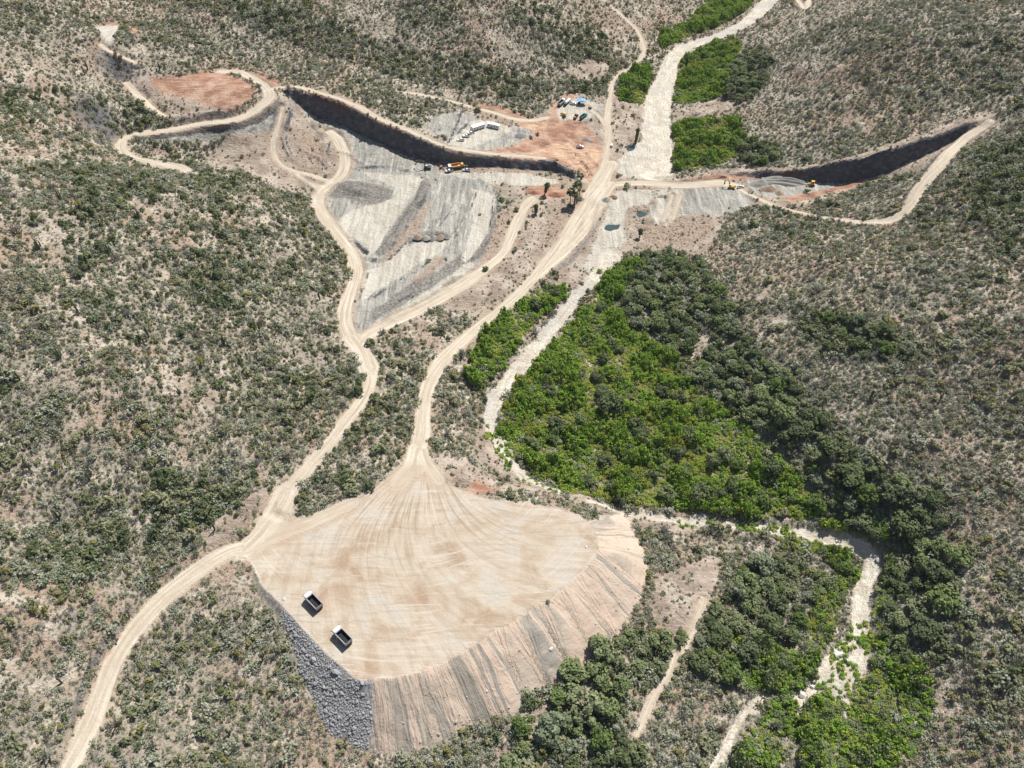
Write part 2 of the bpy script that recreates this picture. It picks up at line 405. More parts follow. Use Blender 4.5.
for nm, polys in AREAS.items():
    for pl in polys:
        P = onto(pl)
        P = resample(np.concatenate([P, P[:1]]), 6.0)[:-1, :2]
        wi = window(P, 40)
        s, _ = poly_sdf(VX[wi], VY[wi], P)
        att[nm][wi] = np.maximum(att[nm][wi], np.clip(s, FAR, 40))

# spoil tip: level top, loose faces at the angle of repose
wi = window(PADW, 60)
s, al = poly_sdf(VX[wi], VY[wi], PADW)
s = s + np.where(al > 70, 0.75, 0.35) * fbm(VX[wi], VY[wi], 5.0, 3, 15) + 0.8 * fbm(VX[wi], VY[wi], 14.0, 2, 16)
gul = 1.5 * fbm(al, s * 0.16, 11, 4, 5) * smooth(-s, 0.5, 6)
_rr = 0.8 + 7.0 * smooth(al, 88, 112)
_dd = np.maximum(-s - 0.3 + 0.5 * _rr, 0)
tip = PAD_Z - 0.76 * (np.sqrt(_dd * _dd + _rr * _rr) - _rr) + gul * smooth(-s, 0, 5)
h = H[wi]
inner = PAD_Z + 0.10 * fbm(VX[wi], VY[wi], 6, 2, 6) + 0.3 * fbm(VX[wi], VY[wi], 30, 2, 7)
outm = np.maximum(h, tip)
att['pad'][wi] = np.maximum(att['pad'][wi], np.clip(s, FAR, 40))
att['slope'][wi] = np.where(s < 0, np.clip((tip - h) * 1.6, -12, 12), np.minimum(6, 6 - s))
blend = smooth(s, 0, 3.0)
H[wi] = np.where(s > 0, np.where(h > PAD_Z, h * (1 - blend) + inner * blend, inner), outm)
_k = len(PAD)
_seg = np.linalg.norm(np.diff(np.concatenate([PADW, PADW[:1]]), axis=0), axis=1)
_al_back = _seg[:26].sum()
att['slope'][wi] = np.where(s < 3, np.minimum(att['slope'][wi], smooth(al, _al_back + 14, _al_back - 4) * 16 - 4), att['slope'][wi])
slope_al, slope_d = np.zeros((NX, NY)), np.zeros((NX, NY))
slope_al[wi], slope_d[wi] = al, -s
NECK = at_z(418, 462, PAD_Z)[:2]

# roads: benches cut and filled along the line
_road_lines = []
for pts, wid in ROADS:
    P = onto(pts)
    P = resample(P, 4.0)
    z = bil(H, 0, 0, 1, 1, np.interp(P[:, 0], gx, np.arange(NX)), np.interp(P[:, 1], gy, np.arange(NY)))
    for _ in range(14):
        z[1:-1] = (z[:-2] + 2 * z[1:-1] + z[2:]) / 4
    _road_lines.append((P, z, wid))
    wi = window(P, 40)
    d, sd, par, al = line_dist(VX[wi], VY[wi], P[:, :2])
    hw = wid / 2 * (1 + 0.38 * fbm(al, sd * 40.0, 22, 3, 14))
    s = hw - d
    zr = np.interp(par, np.arange(len(z)), z)
    k = smooth(s, -2.8, 0.4)
    H[wi] = H[wi] * (1 - k) + (zr - 0.12) * k
    if wid > 3.5:   # windrows pushed to the road edge
        e = np.exp(-((s + 0.9) / 0.9) ** 2) * np.clip(0.25 + 1.6 * fbm(VX[wi], VY[wi], 14, 3, 17), 0, 1.2) * (att['road'][wi] < -1.5)
        H[wi] += 0.75 * e * (att['pad'][wi] < -2)
    m = s > att['road'][wi]
    att['road'][wi] = np.where(m, s, att['road'][wi])
    road_c[wi] = np.where(m, d * sd, road_c[wi])
    road_a[wi] = np.where(m, al, road_a[wi])

# small works: heaps, windrows, terraces and ditches as (line, half width, height)
RIDGES = [([(330,192),(350,189),(385,191)], 6.5, 2.4), ([(428,178),(418,203),(400,232),(380,255)], 3.2, 1.9), ([(407,241),(430,236),(456,236)], 2.2, 2.0), ([(350,169),(395,167.5),(424,175)], 1.2, 1.0), ([(336,150),(350,155),(366,166)], 1.2, 0.9), ([(300,150),(318,158),(330,170)], 1.5, 1.2), ([(310,120),(326,140),(322,160)], 2.5, 1.5), ([(290,110),(284,140),(296,165)], 1.5, 1.2), ([(460,188),(446,215),(430,236)], 1.4, 0.9), ([(476,190),(462,224),(445,250)], 1.4, 1.0), ([(496,195),(491,232),(474,262)], 1.6, 1.4), ([(365,300),(395,284),(425,262)], 1.3, 1.0), ([(372,318),(405,296),(440,272)], 1.3, 0.9), ([(387,262),(405,246),(424,222)], 1.5, -1.2),
          ([(346,235),(358,248),(370,256)], 2.2, -2.2), ([(362,258),(372,262),(384,262)], 2.4, -2.2), ([(505,200),(498,222),(488,245),(470,268)], 4, 0.8),
          ([(380,325),(420,303),(470,272)], 3, 1.4), ([(523,126),(527,130),(533,134)], 4, 2.2), ([(528,140),(535,139)], 2, -2.0),
          ([(550,120),(570,125),(590,122)], 2.2, -1.4), ([(575,152),(585,166),(592,178)], 1.0, -1.2), ([(568,150),(582,172)], 1.0, 0.8), ([(585,150),(598,168)], 1.2, 0.9),
          ([(582,137),(590,138)], 2.2, -1.6), ([(125,157),(150,166),(175,172)], 3, -1.6), ([(137,84),(150,100),(170,116)], 2.5, -2.0),
          ([(160,118),(200,116),(240,108),(256,98)], 2.5, 1.0), ([(640,216),(660,222),(700,214)], 3, 1.0), ([(650,176),(690,176)], 2, 1.0),
          ([(446,148),(455,138),(470,124)], 1.6, -1.0), ([(560,206),(590,190)], 2.0, 0.8), ([(596,200),(584,232),(562,262)], 3, -1.2),
          ([(440,478),(470,482),(500,492)], 2.2, 1.0), ([(640,98),(655,104)], 3, 1.5), ([(672,122),(690,117),(705,113)], 2.2, -1.5), ([(290,520),(270,512),(278,500)], 2, -1.0),
          ([(675,182),(700,178),(740,175)], 1.6, 1.3), ([(790,199),(830,190),(862,182)], 1.6, 1.0), ([(245,69),(262,75),(278,82)], 2, 1.6), ([(300,172),(318,184)], 2.5, 1.4), ([(560,505),(520,500),(480,497)], 1.6, 0.9)]
for pts, hw, hh in RIDGES:
    P = resample(onto(pts), 4.0)
    wi = window(P, 20)
    d, sd, par, al = line_dist(VX[wi], VY[wi], P[:, :2])
    n = 1 + 0.7 * fbm(VX[wi], VY[wi], 5, 3, 8)
    tl = np.minimum(al, al.max() - al) / (2.5 * hw)
    H[wi] += hh * n * np.exp(-(d / hw) ** 4 * 1.2) * np.clip(tl, 0, 1)
works = np.maximum.reduce([att['grey'], att['red'], att['bare'], att['dark']])
_c, _s = math.cos(1.05), math.sin(1.05)
_ac, _alg = VX * _s - VY * _c, VX * _c + VY * _s
H += smooth(att['grey'], -1, 3) * (att['road'] < -1) * (1.25 * fbm(_ac + 3 * fbm(VX, VY, 30, 2, 19), _alg * 0.06, 5.5, 3, 18) + 0.5 * fbm(VX, VY, 12, 3, 20))
H += 0.5 * smooth(works, -1, 2) * (att['road'] < 0) * fbm(VX, VY, 4.5, 3, 9) + 0.25 * smooth(att['slope'], 0, 3) * smooth(-att['pad'], 0, 2) * fbm(VX, VY, 2.2, 2, 10)

# pools left by the diverted stream: the bed is cut below the water line
POOLS = [([(606,223.5),(610,223),(615,223.8),(621,223.2),(620.5,226),(618.5,229),(614,229.4),(611,230.6),(606.5,229.5),(603.5,227)], 0.5), ([(635,212),(640,210.5),(645,211),(648,214),(643,216.5),(638,217)], 0.4), ([(625,144),(630,142.5),(635,144),(635,149),(628,150.5)], 0.5)]
POOL_W = []
for pl, dp in POOLS:
    P = resample(np.concatenate([onto(pl), onto(pl[:1])]), 2.5)[:-1]
    wi = window(P, 14)
    s, _ = poly_sdf(VX[wi], VY[wi], P[:, :2])
    zb = float(bil(H, 0, 0, 1, 1, np.interp(P[:, 0], gx, np.arange(NX)), np.interp(P[:, 1], gy, np.arange(NY))).min()) - 0.05
    k = smooth(s, -4.0, -0.5)
    H[wi] = H[wi] * (1 - k) + (zb + 0.12) * k
    H[wi] -= 1.3 * smooth(s, -0.4, 2.0)
    att['road'][wi] = np.where(s > -2.5, np.minimum(att['road'][wi], -1.5), att['road'][wi])
    POOL_W.append((P, zb))

def ground(x, y):
    return bil(H, 0, 0, 1, 1, np.interp(x, gx, np.arange(NX)), np.interp(y, gy, np.arange(NY)))
def samp(A, x, y):
    return bil(A, 0, 0, 1, 1, np.interp(x, gx, np.arange(NX)), np.interp(y, gy, np.arange(NY)))
def px(a, b):
    """the point of the finished ground seen at a pixel of the photograph"""
    return Vector(march([a], [b], ground)[0])
# ---------------------------------------------------------------- node helpers and materials
class G:
    def __init__(self, name):
        self.m = bpy.data.materials.new(name)
        self.m.use_nodes = True
        self.t = self.m.node_tree
        self.b = self.t.nodes["Principled BSDF"]
        self.b.inputs["Roughness"].default_value = 0.95
        self.b.inputs["Specular IOR Level"].default_value = 0.15
    def n(self, kind, **kw):
        nd = self.t.nodes.new(kind)
        for k, v in kw.items():
            setattr(nd, k, v)
        return nd
    def put(self, sock, v):
        if isinstance(v, bpy.types.NodeSocket):
            self.t.links.new(v, sock)
        elif isinstance(v, (tuple, list)) and len(v) == 3 and sock.type == 'RGBA':
            sock.default_value = (*v, 1)
        else:
            sock.default_value = v
    def mth(self, op, a, b=0.0, c=0.0):
        nd = self.n("ShaderNodeMath", operation=op)
        self.put(nd.inputs[0], a); self.put(nd.inputs[1], b); self.put(nd.inputs[2], c)
        return nd.outputs[0]
    def add(self, a, b): return self.mth('ADD', a, b)
    def mul(self, a, b): return self.mth('MULTIPLY', a, b)
    def step(self, x, a, b, lo=0.0, hi=1.0):
        nd = self.n("ShaderNodeMapRange", interpolation_type='SMOOTHSTEP')
        self.put(nd.inputs[0], x)
        for i, v in zip((1, 2, 3, 4), (a, b, lo, hi)):
            nd.inputs[i].default_value = v
        return nd.outputs[0]
    def attr(self, name, out="Fac"):
        return self.n("ShaderNodeAttribute", attribute_name=name).outputs[out]
    def pos(self): return self.n("ShaderNodeNewGeometry").outputs["Position"]
    def vscale(self, v, s):
        nd = self.n("ShaderNodeVectorMath", operation='MULTIPLY')
        self.put(nd.inputs[0], v); nd.inputs[1].default_value = s
        return nd.outputs[0]
    def rot(self, v, ang, s):
        nd = self.n("ShaderNodeMapping")
        self.put(nd.inputs[0], v)
        nd.inputs["Rotation"].default_value = (0, 0, ang)
        nd.inputs["Scale"].default_value = s
        return nd.outputs[0]
    def noise(self, v, scale, detail=3.0, rough=0.55, dist=0.0):
        nd = self.n("ShaderNodeTexNoise")
        if v is not None: self.put(nd.inputs["Vector"], v)
        nd.inputs["Scale"].default_value = scale
        nd.inputs["Detail"].default_value = detail
        nd.inputs["Roughness"].default_value = rough
        nd.inputs["Distortion"].default_value = dist
        return nd.outputs["Fac"]
    def mix(self, f, a, b, mode='MIX'):
        nd = self.n("ShaderNodeMix", data_type='RGBA', blend_type=mode)
        self.put(nd.inputs[0], f); self.put(nd.inputs[6], a); self.put(nd.inputs[7], b)
        return nd.outputs[2]
    def ramp(self, f, stops):
        nd = self.n("ShaderNodeValToRGB")
        self.put(nd.inputs[0], f)
        e = nd.color_ramp.elements
        while len(e) < len(stops): e.new(0.5)
        for el, (p, c) in zip(e, stops):
            el.position = p
            el.color = (*c, 1)
        return nd.outputs[0]
    def bump(self, h, strength, dist):
        nd = self.n("ShaderNodeBump")
        nd.inputs["Strength"].default_value = strength
        nd.inputs["Distance"].default_value = dist
        self.put(nd.inputs["Height"], h)
        self.put(self.b.inputs["Normal"], nd.outputs[0])

def paint(name, c, rough=0.5, metal=0.0, dirt=0.25, spec=0.4):
    g = G(name)
    n = g.noise(g.n("ShaderNodeTexCoord").outputs["Object"], 1.6, 4)
    g.put(g.b.inputs["Base Color"], g.mix(g.step(n, 0.45, 0.75, 0, dirt), c, (0.33, 0.26, 0.18)))
    g.b.inputs["Roughness"].default_value = rough
    g.b.inputs["Metallic"].default_value = metal
    g.b.inputs["Specular IOR Level"].default_value = spec
    return g.m

def ground_material():
    g = G("ground_earth")
    P = g.pos()
    n20, n4 = g.attr("patch_large"), g.attr("patch_small")
    n1, nf = g.noise(P, 0.8, 2), g.noise(P, 3.0, 1)
    # soil between the bushes
    soil = g.ramp(n20, [(0.32, (0.29, 0.245, 0.185)), (0.5, (0.345, 0.285, 0.21)), (0.6, (0.35, 0.25, 0.175))])
    soil = g.mix(g.step(n4, 0.5, 0.68), soil, (0.48, 0.405, 0.31))
    soil = g.mix(g.step(n1, 0.5, 0.66, 0, 0.75), soil, (0.17, 0.145, 0.115))
    soil = g.mix(g.step(nf, 0.5, 0.72, 0, 0.45), soil, (0.42, 0.39, 0.35))
    wob = g.add(g.mul(g.add(n4, -0.5), 5.0), g.mul(g.add(n1, -0.5), 3.2))
    wobs = g.mul(g.add(n1, -0.5), 1.6)
    wobr = g.add(g.mul(wob, 1.1), g.mul(g.add(n20, -0.5), 3.0))
    def edge(nm, soft=0.8, w=wob): return g.step(g.add(g.attr(nm), w), -soft, soft)
    col = soil
    # trampled pink-brown earth
    b = g.ramp(n4, [(0.3, (0.25, 0.19, 0.145)), (0.5, (0.345, 0.275, 0.21)), (0.7, (0.45, 0.375, 0.295))])
    b = g.mix(g.step(n1, 0.5, 0.7, 0, 0.6), b, (0.22, 0.155, 0.115))
    b = g.mix(g.step(g.noise(g.rot(P, 0.5, (0.12, 1.1, 1)), 1.0, 3), 0.5, 0.7, 0, 0.5), b, (0.5, 0.42, 0.34))
    col = g.mix(edge('bare', 2.0), col, b)
    # grey gravel, graded in long passes
    st = g.noise(g.rot(P, 0.52, (0.4, 0.035, 0.3)), 1.0, 5, 0.7, 1.0)
    gr = g.ramp(st, [(0.34, (0.17, 0.16, 0.135)), (0.46, (0.29, 0.275, 0.235)), (0.55, (0.38, 0.355, 0.30)), (0.66, (0.52, 0.48, 0.41))])
    gr = g.mix(g.step(n4, 0.5, 0.7, 0, 0.3), gr, (0.40, 0.365, 0.30))
    gr = g.mix(g.step(n1, 0.5, 0.66, 0, 0.45), gr, (0.24, 0.23, 0.21))
    col = g.mix(edge('grey', 1.0), col, gr)
    bn = g.ramp(n1, [(0.35, (0.21, 0.15, 0.11)), (0.52, (0.33, 0.245, 0.18)), (0.68, (0.44, 0.345, 0.26))])
    col = g.mix(g.mul(edge('brown', 1.8), 0.85), col, bn)
    # red subsoil
    rd = g.ramp(n4, [(0.28, (0.24, 0.12, 0.08)), (0.5, (0.36, 0.195, 0.125)), (0.7, (0.46, 0.31, 0.22))])
    rd = g.mix(g.step(n1, 0.5, 0.7, 0, 0.5), rd, (0.22, 0.135, 0.10))
    rd = g.mix(g.step(g.noise(g.rot(P, -0.5, (0.06, 0.6, 1)), 1.0, 3, 0.6, 0.8), 0.5, 0.66, 0, 0.6), rd, (0.50, 0.38, 0.28))
    col = g.mix(edge('red', 1.6), col, rd)
    og = g.ramp(g.noise(g.rot(P, 0.25, (0.08, 0.5, 1)), 1.0, 4), [(0.35, (0.38, 0.215, 0.13)), (0.6, (0.57, 0.395, 0.265))])
    col = g.mix(edge('orange', 1.6), col, og)
    dk = g.ramp(n1, [(0.35, (0.12, 0.11, 0.095)), (0.55, (0.22, 0.20, 0.17)), (0.7, (0.33, 0.30, 0.26))])
    col = g.mix(g.mul(edge('dark', 0.8), 0.9), col, dk)
    # pale hard standing and washed sand
    sand = g.ramp(st, [(0.34, (0.36, 0.31, 0.24)), (0.5, (0.46, 0.42, 0.345)), (0.68, (0.58, 0.535, 0.45))])
    col = g.mix(edge('pale', 0.9), col, sand)
    # excavated rock wherever the face is steep
    nz = g.n("ShaderNodeSeparateXYZ")
    g.put(nz.inputs[0], g.n("ShaderNodeNewGeometry").outputs["True Normal"])
    steep = g.step(g.add(nz.outputs[2], g.mul(g.add(n1, -0.5), 0.15)), 0.62, 0.8, 1, 0)
    rk = g.ramp(g.noise(g.vscale(P, (1, 1, 1.3)), 0.3, 5, 0.7), [(0.3, (0.055, 0.055, 0.06)), (0.5, (0.105, 0.103, 0.108)), (0.7, (0.20, 0.19, 0.185))])
    rk = g.mix(edge('red', 2.0), rk, (0.15, 0.075, 0.055))
    col = g.mix(g.mul(steep, g.step(g.attr('slope'), -1, 1, 1, 0)), col, rk)
    # loose tipped faces: one lorry load beside another
    sa, sd = g.attr('slope_al'), g.attr('slope_d')
    cv = g.n("ShaderNodeCombineXYZ"); g.put(cv.inputs[0], g.add(sa, g.mul(g.add(n4, -0.5), 0.8))); g.put(cv.inputs[1], g.mul(sd, 0.16))
    cw = g.n("ShaderNodeCombineXYZ"); g.put(cw.inputs[0], g.add(g.add(sa, g.mul(g.add(n4, -0.5), 2.0)), g.mul(g.add(n20, -0.5), 5.0))); g.put(cw.inputs[1], g.mul(sd, 0.04))
    bands = g.noise(cw.outputs[0], 0.1, 4, 0.6)
    sl = g.ramp(bands, [(0.36, (0.26, 0.23, 0.185)), (0.405, (0.31, 0.27, 0.215)), (0.43, (0.50, 0.395, 0.295)), (0.485, (0.55, 0.415, 0.315)), (0.53, (0.51, 0.42, 0.32)), (0.56, (0.29, 0.255, 0.21)), (0.59, (0.33, 0.29, 0.24)), (0.62, (0.54, 0.42, 0.32))])
    fine = g.noise(cv.outputs[0], 1.0, 4, 0.65)
    sl = g.mix(g.step(fine, 0.53, 0.68, 0, 0.38), sl, (0.25, 0.205, 0.155))
    sl = g.mix(g.step(nf, 0.5, 0.7, 0, 0.3), sl, (0.54, 0.46, 0.37))
    sl = g.mix(g.step(g.add(g.attr('left_face'), wob), -1.0, 1.0), sl, g.mix(g.step(n1, 0.42, 0.6), (0.19, 0.175, 0.15), (0.31, 0.28, 0.235)))
    rip = g.step(g.add(g.attr('rip'), g.mul(wob, 1.8)), -1.5, 1.5)
    rr = g.ramp(g.noise(P, 1.3, 3, 0.7), [(0.35, (0.14, 0.137, 0.133)), (0.5, (0.25, 0.245, 0.237)), (0.66, (0.38, 0.37, 0.355))])
    sl = g.mix(rip, sl, rr)
    col = g.mix(g.step(g.add(g.attr('slope'), wobs), -0.4, 0.8), col, sl)
    # top of the tip: compacted, swept by wheel tracks that fan out from the neck
    sep = g.n("ShaderNodeSeparateXYZ"); g.put(sep.inputs[0], P)
    dx, dy = g.add(sep.outputs[0], -float(NECK[0])), g.add(sep.outputs[1], -float(NECK[1]) - 6.0)
    ang = g.mth('ARCTAN2', dx, g.mul(dy, -1.0))
    rad = g.mth('SQRT', g.add(g.mul(dx, dx), g.mul(dy, dy)))
    ca = g.n("ShaderNodeCombineXYZ"); g.put(ca.inputs[0], g.mul(g.add(ang, g.mul(g.mth('SINE', g.mul(rad, 0.045)), 0.22)), 26.0)); g.put(ca.inputs[1], g.mul(rad, 0.045))
    fan = g.noise(ca.outputs[0], 1.0, 4, 0.65, 0.4)
    cr = g.n("ShaderNodeCombineXYZ"); g.put(cr.inputs[0], g.mul(ang, 2.2)); g.put(cr.inputs[1], g.mul(rad, 0.8))
    arc = g.noise(cr.outputs[0], 1.0, 4, 0.6, 0.3)
    a3 = g.noise(g.rot(P, -0.52, (0.05, 0.9, 1)), 1.0, 3, 0.6, 0.2)
    pd = g.ramp(g.noise(P, 0.07, 4, 0.6, 0.6), [(0.34, (0.34, 0.24, 0.16)), (0.45, (0.42, 0.335, 0.245)), (0.54, (0.46, 0.385, 0.295)), (0.64, (0.45, 0.40, 0.33))])
    near = g.add(0.35, g.mul(0.65, g.step(g.add(rad, g.mul(g.add(n20, -0.5), 50.0)), 30, 62, 1, 0)))
    b1 = g.noise(g.rot(P, -0.15, (0.045, 0.6, 1)), 1.0, 4, 0.65, 0.7)
    pd = g.mix(g.mul(g.step(b1, 0.5, 0.66, 0, 0.5), g.step(n20, 0.42, 0.6)), pd, (0.56, 0.49, 0.40))
    pd = g.mix(g.mul(g.step(b1, 0.48, 0.36, 0, 0.55), g.step(n20, 0.6, 0.42)), pd, (0.32, 0.25, 0.18))
    pd = g.mix(g.mul(near, g.step(fan, 0.52, 0.68, 0, 0.6)), pd, (0.58, 0.50, 0.40))
    pd = g.mix(g.mul(near, g.step(fan, 0.5, 0.38, 0, 0.8)), pd, (0.31, 0.235, 0.165))
    pd = g.mix(g.mul(g.step(arc, 0.54, 0.66, 0, 0.55), g.step(n20, 0.4, 0.6)), pd, (0.57, 0.50, 0.41))
    pd = g.mix(g.mul(g.step(arc, 0.45, 0.34, 0, 0.5), g.step(n20, 0.6, 0.4)), pd, (0.40, 0.31, 0.21))
    pd = g.mix(g.step(a3, 0.6, 0.7, 0, 0.45), pd, (0.56, 0.51, 0.44))
    pd = g.mix(g.step(n1, 0.55, 0.75, 0, 0.3), pd, (0.42, 0.35, 0.26))
    col = g.mix(g.step(g.add(g.attr('pad'), g.mul(wobs, 0.5)), -0.35, 0.35), col, pd)
    # river sand with the threads of the last flood
    rc = g.attr('riv_uv', "Vector")
    f1 = g.noise(g.vscale(rc, (0.55, 0.09, 1)), 1.0, 4, 0.7, 1.8)
    rv = g.ramp(f1, [(0.30, (0.36, 0.31, 0.235)), (0.45, (0.52, 0.455, 0.355)), (0.58, (0.63, 0.575, 0.475)), (0.72, (0.72, 0.68, 0.60))])
    rv = g.mix(g.step(n4, 0.52, 0.68, 0, 0.55), rv, (0.42, 0.35, 0.26))
    rv = g.mix(g.step(n20, 0.5, 0.62, 0, 0.5), rv, (0.40, 0.375, 0.335))
    col = g.mix(edge('river', 0.9, wobr), col, rv)
    # dirt roads: bleached wheel lanes, warmer shoulders
    ru = g.attr('road_uv', "Vector")
    lane = g.noise(g.vscale(ru, (0.8, 0.03, 1)), 1.0, 4, 0.65, 0.5)
    ro = g.ramp(lane, [(0.32, (0.36, 0.295, 0.215)), (0.45, (0.46, 0.385, 0.29)), (0.55, (0.53, 0.455, 0.35)), (0.66, (0.61, 0.54, 0.43))])
    ro = g.mix(g.step(n4, 0.45, 0.7, 0, 0.35), ro, (0.42, 0.335, 0.245))
    sh = g.step(g.add(g.attr('road'), wobs), -2.6, -1.0)
    col = g.mix(g.mul(sh, 0.55), col, g.mix(n1, (0.43, 0.31, 0.21), (0.38, 0.30, 0.22)))
    rfac = g.mul(g.step(g.add(g.attr('road'), g.add(wobs, g.mul(g.add(n4, -0.5), 2.6))), -0.9, 0.9), g.step(g.attr('pad'), -1, 4, 1, 0.35))
    col = g.mix(rfac, col, ro)
    g.put(g.b.inputs["Base Color"], col)
    onslope = g.mul(g.step(g.attr('slope'), -1, 1), g.step(g.attr('pad'), -0.4, 0.4, 1, 0))
    bw = g.mul(g.mul(g.step(g.attr('pad'), -1, 1, 1.0, 0.25), g.step(g.attr('road'), -1, 1, 1.0, 0.3)), g.add(1.0, g.mul(onslope, -0.75)))
    g.bump(g.add(g.mul(g.noise(P, 0.55, 3, 0.7), bw), g.mul(g.noise(cv.outputs[0], 0.8, 3, 0.6), g.mul(onslope, 0.8))), 0.8, 1.5)
    return g.m

HAZE_DENSITY = 0.00003
# ---------------------------------------------------------------- ground sheets
a_rip = np.full((NX, NY), FAR)
RIP = [(290,612),(306,633),(327,655),(352,679),(369,684),(371,700),(370,760),(330,750),(295,690),(270,640)]
_pw = padw(RIP, 5.0)[:, :2]
wi = window(_pw, 30)
a_rip[wi] = np.maximum(FAR, poly_sdf(VX[wi], VY[wi], _pw)[0])

a_left = np.full((NX, NY), FAR)
_pw = padw([(240,552),(264,586),(285,608),(306,633),(327,655),(352,679),(340,720),(290,690),(240,600)], 6.0)[:, :2]
wi = window(_pw, 30)
a_left[wi] = np.maximum(FAR, poly_sdf(VX[wi], VY[wi], _pw)[0])
_fx, _fy = np.gradient(H, gx, axis=0), np.gradient(H, gy, axis=1)
_nrm = np.stack([-_fx, -_fy, np.ones_like(_fx)], -1)
_nrm /= np.linalg.norm(_nrm, axis=-1, keepdims=True)
_ids = np.arange(NX * NY).reshape(NX, NY)
_quads = np.stack([_ids[:-1, :-1], _ids[1:, :-1], _ids[1:, 1:], _ids[:-1, 1:]], -1).reshape(-1, 4)

def raw_mesh(name, V, F, smooth_on=True):
    """a mesh straight from arrays: V (n,3), F (m,k)"""
    me = bpy.data.meshes.new(name)
    F = np.asarray(F, np.int32)
    me.vertices.add(len(V)); me.vertices.foreach_set("co", np.asarray(V, np.float32).ravel())
    k = F.shape[1]
    me.loops.add(F.size); me.loops.foreach_set("vertex_index", F.ravel())
    me.polygons.add(len(F)); me.polygons.foreach_set("loop_start", np.arange(len(F), dtype=np.int32) * k)
    me.update(calc_edges=True)
    me.validate()
    me.shade_smooth() if smooth_on else me.shade_flat()
    return me

def sheet(name, mask, lift, mat):
    q = _quads if mask is None else _quads[(mask.ravel()[_quads] > 0).all(1)]
    used = np.unique(q)
    remap = np.full(NX * NY, -1, np.int32)
    remap[used] = np.arange(len(used))
    V = np.stack([VX.ravel()[used], VY.ravel()[used], H.ravel()[used] + lift], -1)
    me = raw_mesh(name, V, remap[q])
    for k, a in list(att.items()) + [('slope_al', slope_al), ('slope_d', slope_d), ('rip', a_rip), ('left_face', a_left)]:
        A = me.attributes.new(k, 'FLOAT', 'POINT')
        A.data.foreach_set("value", a.ravel()[used].astype(np.float32))
    for k, a in (('patch_large', 0.5 + 0.42 * fbm(VX, VY, 34, 3, 21)), ('patch_small', 0.5 + 0.42 * fbm(VX, VY, 6.5, 3, 22))):
        A = me.attributes.new(k, 'FLOAT', 'POINT')
        A.data.foreach_set("value", a.ravel()[used].astype(np.float32))
    for k, (u, v) in {'road_uv': (road_c, road_a), 'riv_uv': (riv_c, riv_a)}.items():
        A = me.attributes.new(k, 'FLOAT_VECTOR', 'POINT')
        A.data.foreach_set("vector", np.stack([u.ravel()[used], v.ravel()[used], np.zeros(len(used))], -1).astype(np.float32).ravel())
    me.materials.append(mat)
    o = bpy.data.objects.new(name, me)
    COL.objects.link(o)
    o['kind'] = 'structure'
    return o

M_GROUND = ground_material()
sheet('ground', None, 0.0, M_GROUND)
sheet('gravel_terrain', np.where((np.maximum.reduce([att['grey'], att['red'], att['bare'], att['pale'], att['orange']]) > 0) & (att['road'] < -0.2) & (att['pad'] < 0) & (att['river'] < 0), 1, -1), 0.03, M_GROUND)
sheet('river_bed', np.where((att['river'] > -0.2) & (att['road'] < -0.2), 1, -1), 0.04, M_GROUND)
sheet('spoil_slope_terrain', np.where((att['slope'] > 0.3) & (att['pad'] < 0.3) & (att['road'] < -0.2), 1, -1), 0.045, M_GROUND)
sheet('spoil_top_ground', np.where((att['pad'] > 0) & (att['road'] < -0.2), 1, -1), 0.05, M_GROUND)
sheet('dirt_road', np.where(att['road'] > -0.3, 1, -1), 0.06, M_GROUND)
# ---------------------------------------------------------------- plants: foliage meshes
def leaf_material(name, cols, trans=0.25):
    m = bpy.data.materials.new(name)
    m.use_nodes = True
    t = m.node_tree
    t.nodes.remove(t.nodes["Principled BSDF"])
    N = t.nodes.new
    oi = N("ShaderNodeObjectInfo")
    rp = N("ShaderNodeValToRGB")
    e = rp.color_ramp.elements
    while len(e) < len(cols): e.new(0.5)
    for i, (el, c) in enumerate(zip(e, cols)):
        el.position = i / (len(cols) - 1)
        el.color = (*c, 1)
    t.links.new(oi.outputs["Random"], rp.inputs[0])
    at = N("ShaderNodeAttribute"); at.attribute_name = "tone"
    mx = N("ShaderNodeVectorMath"); mx.operation = 'SCALE'
    t.links.new(rp.outputs[0], mx.inputs[0]); t.links.new(at.outputs["Fac"], mx.inputs["Scale"])
    d, tr, ms = N("ShaderNodeBsdfDiffuse"), N("ShaderNodeBsdfTranslucent"), N("ShaderNodeMixShader")
    t.links.new(mx.outputs[0], d.inputs[0]); t.links.new(mx.outputs[0], tr.inputs[0])
    ms.inputs[0].default_value = trans
    t.links.new(d.outputs[0], ms.inputs[1]); t.links.new(tr.outputs[0], ms.inputs[2])
    t.links.new(ms.outputs[0], t.nodes["Material Output"].inputs[0])
    return m

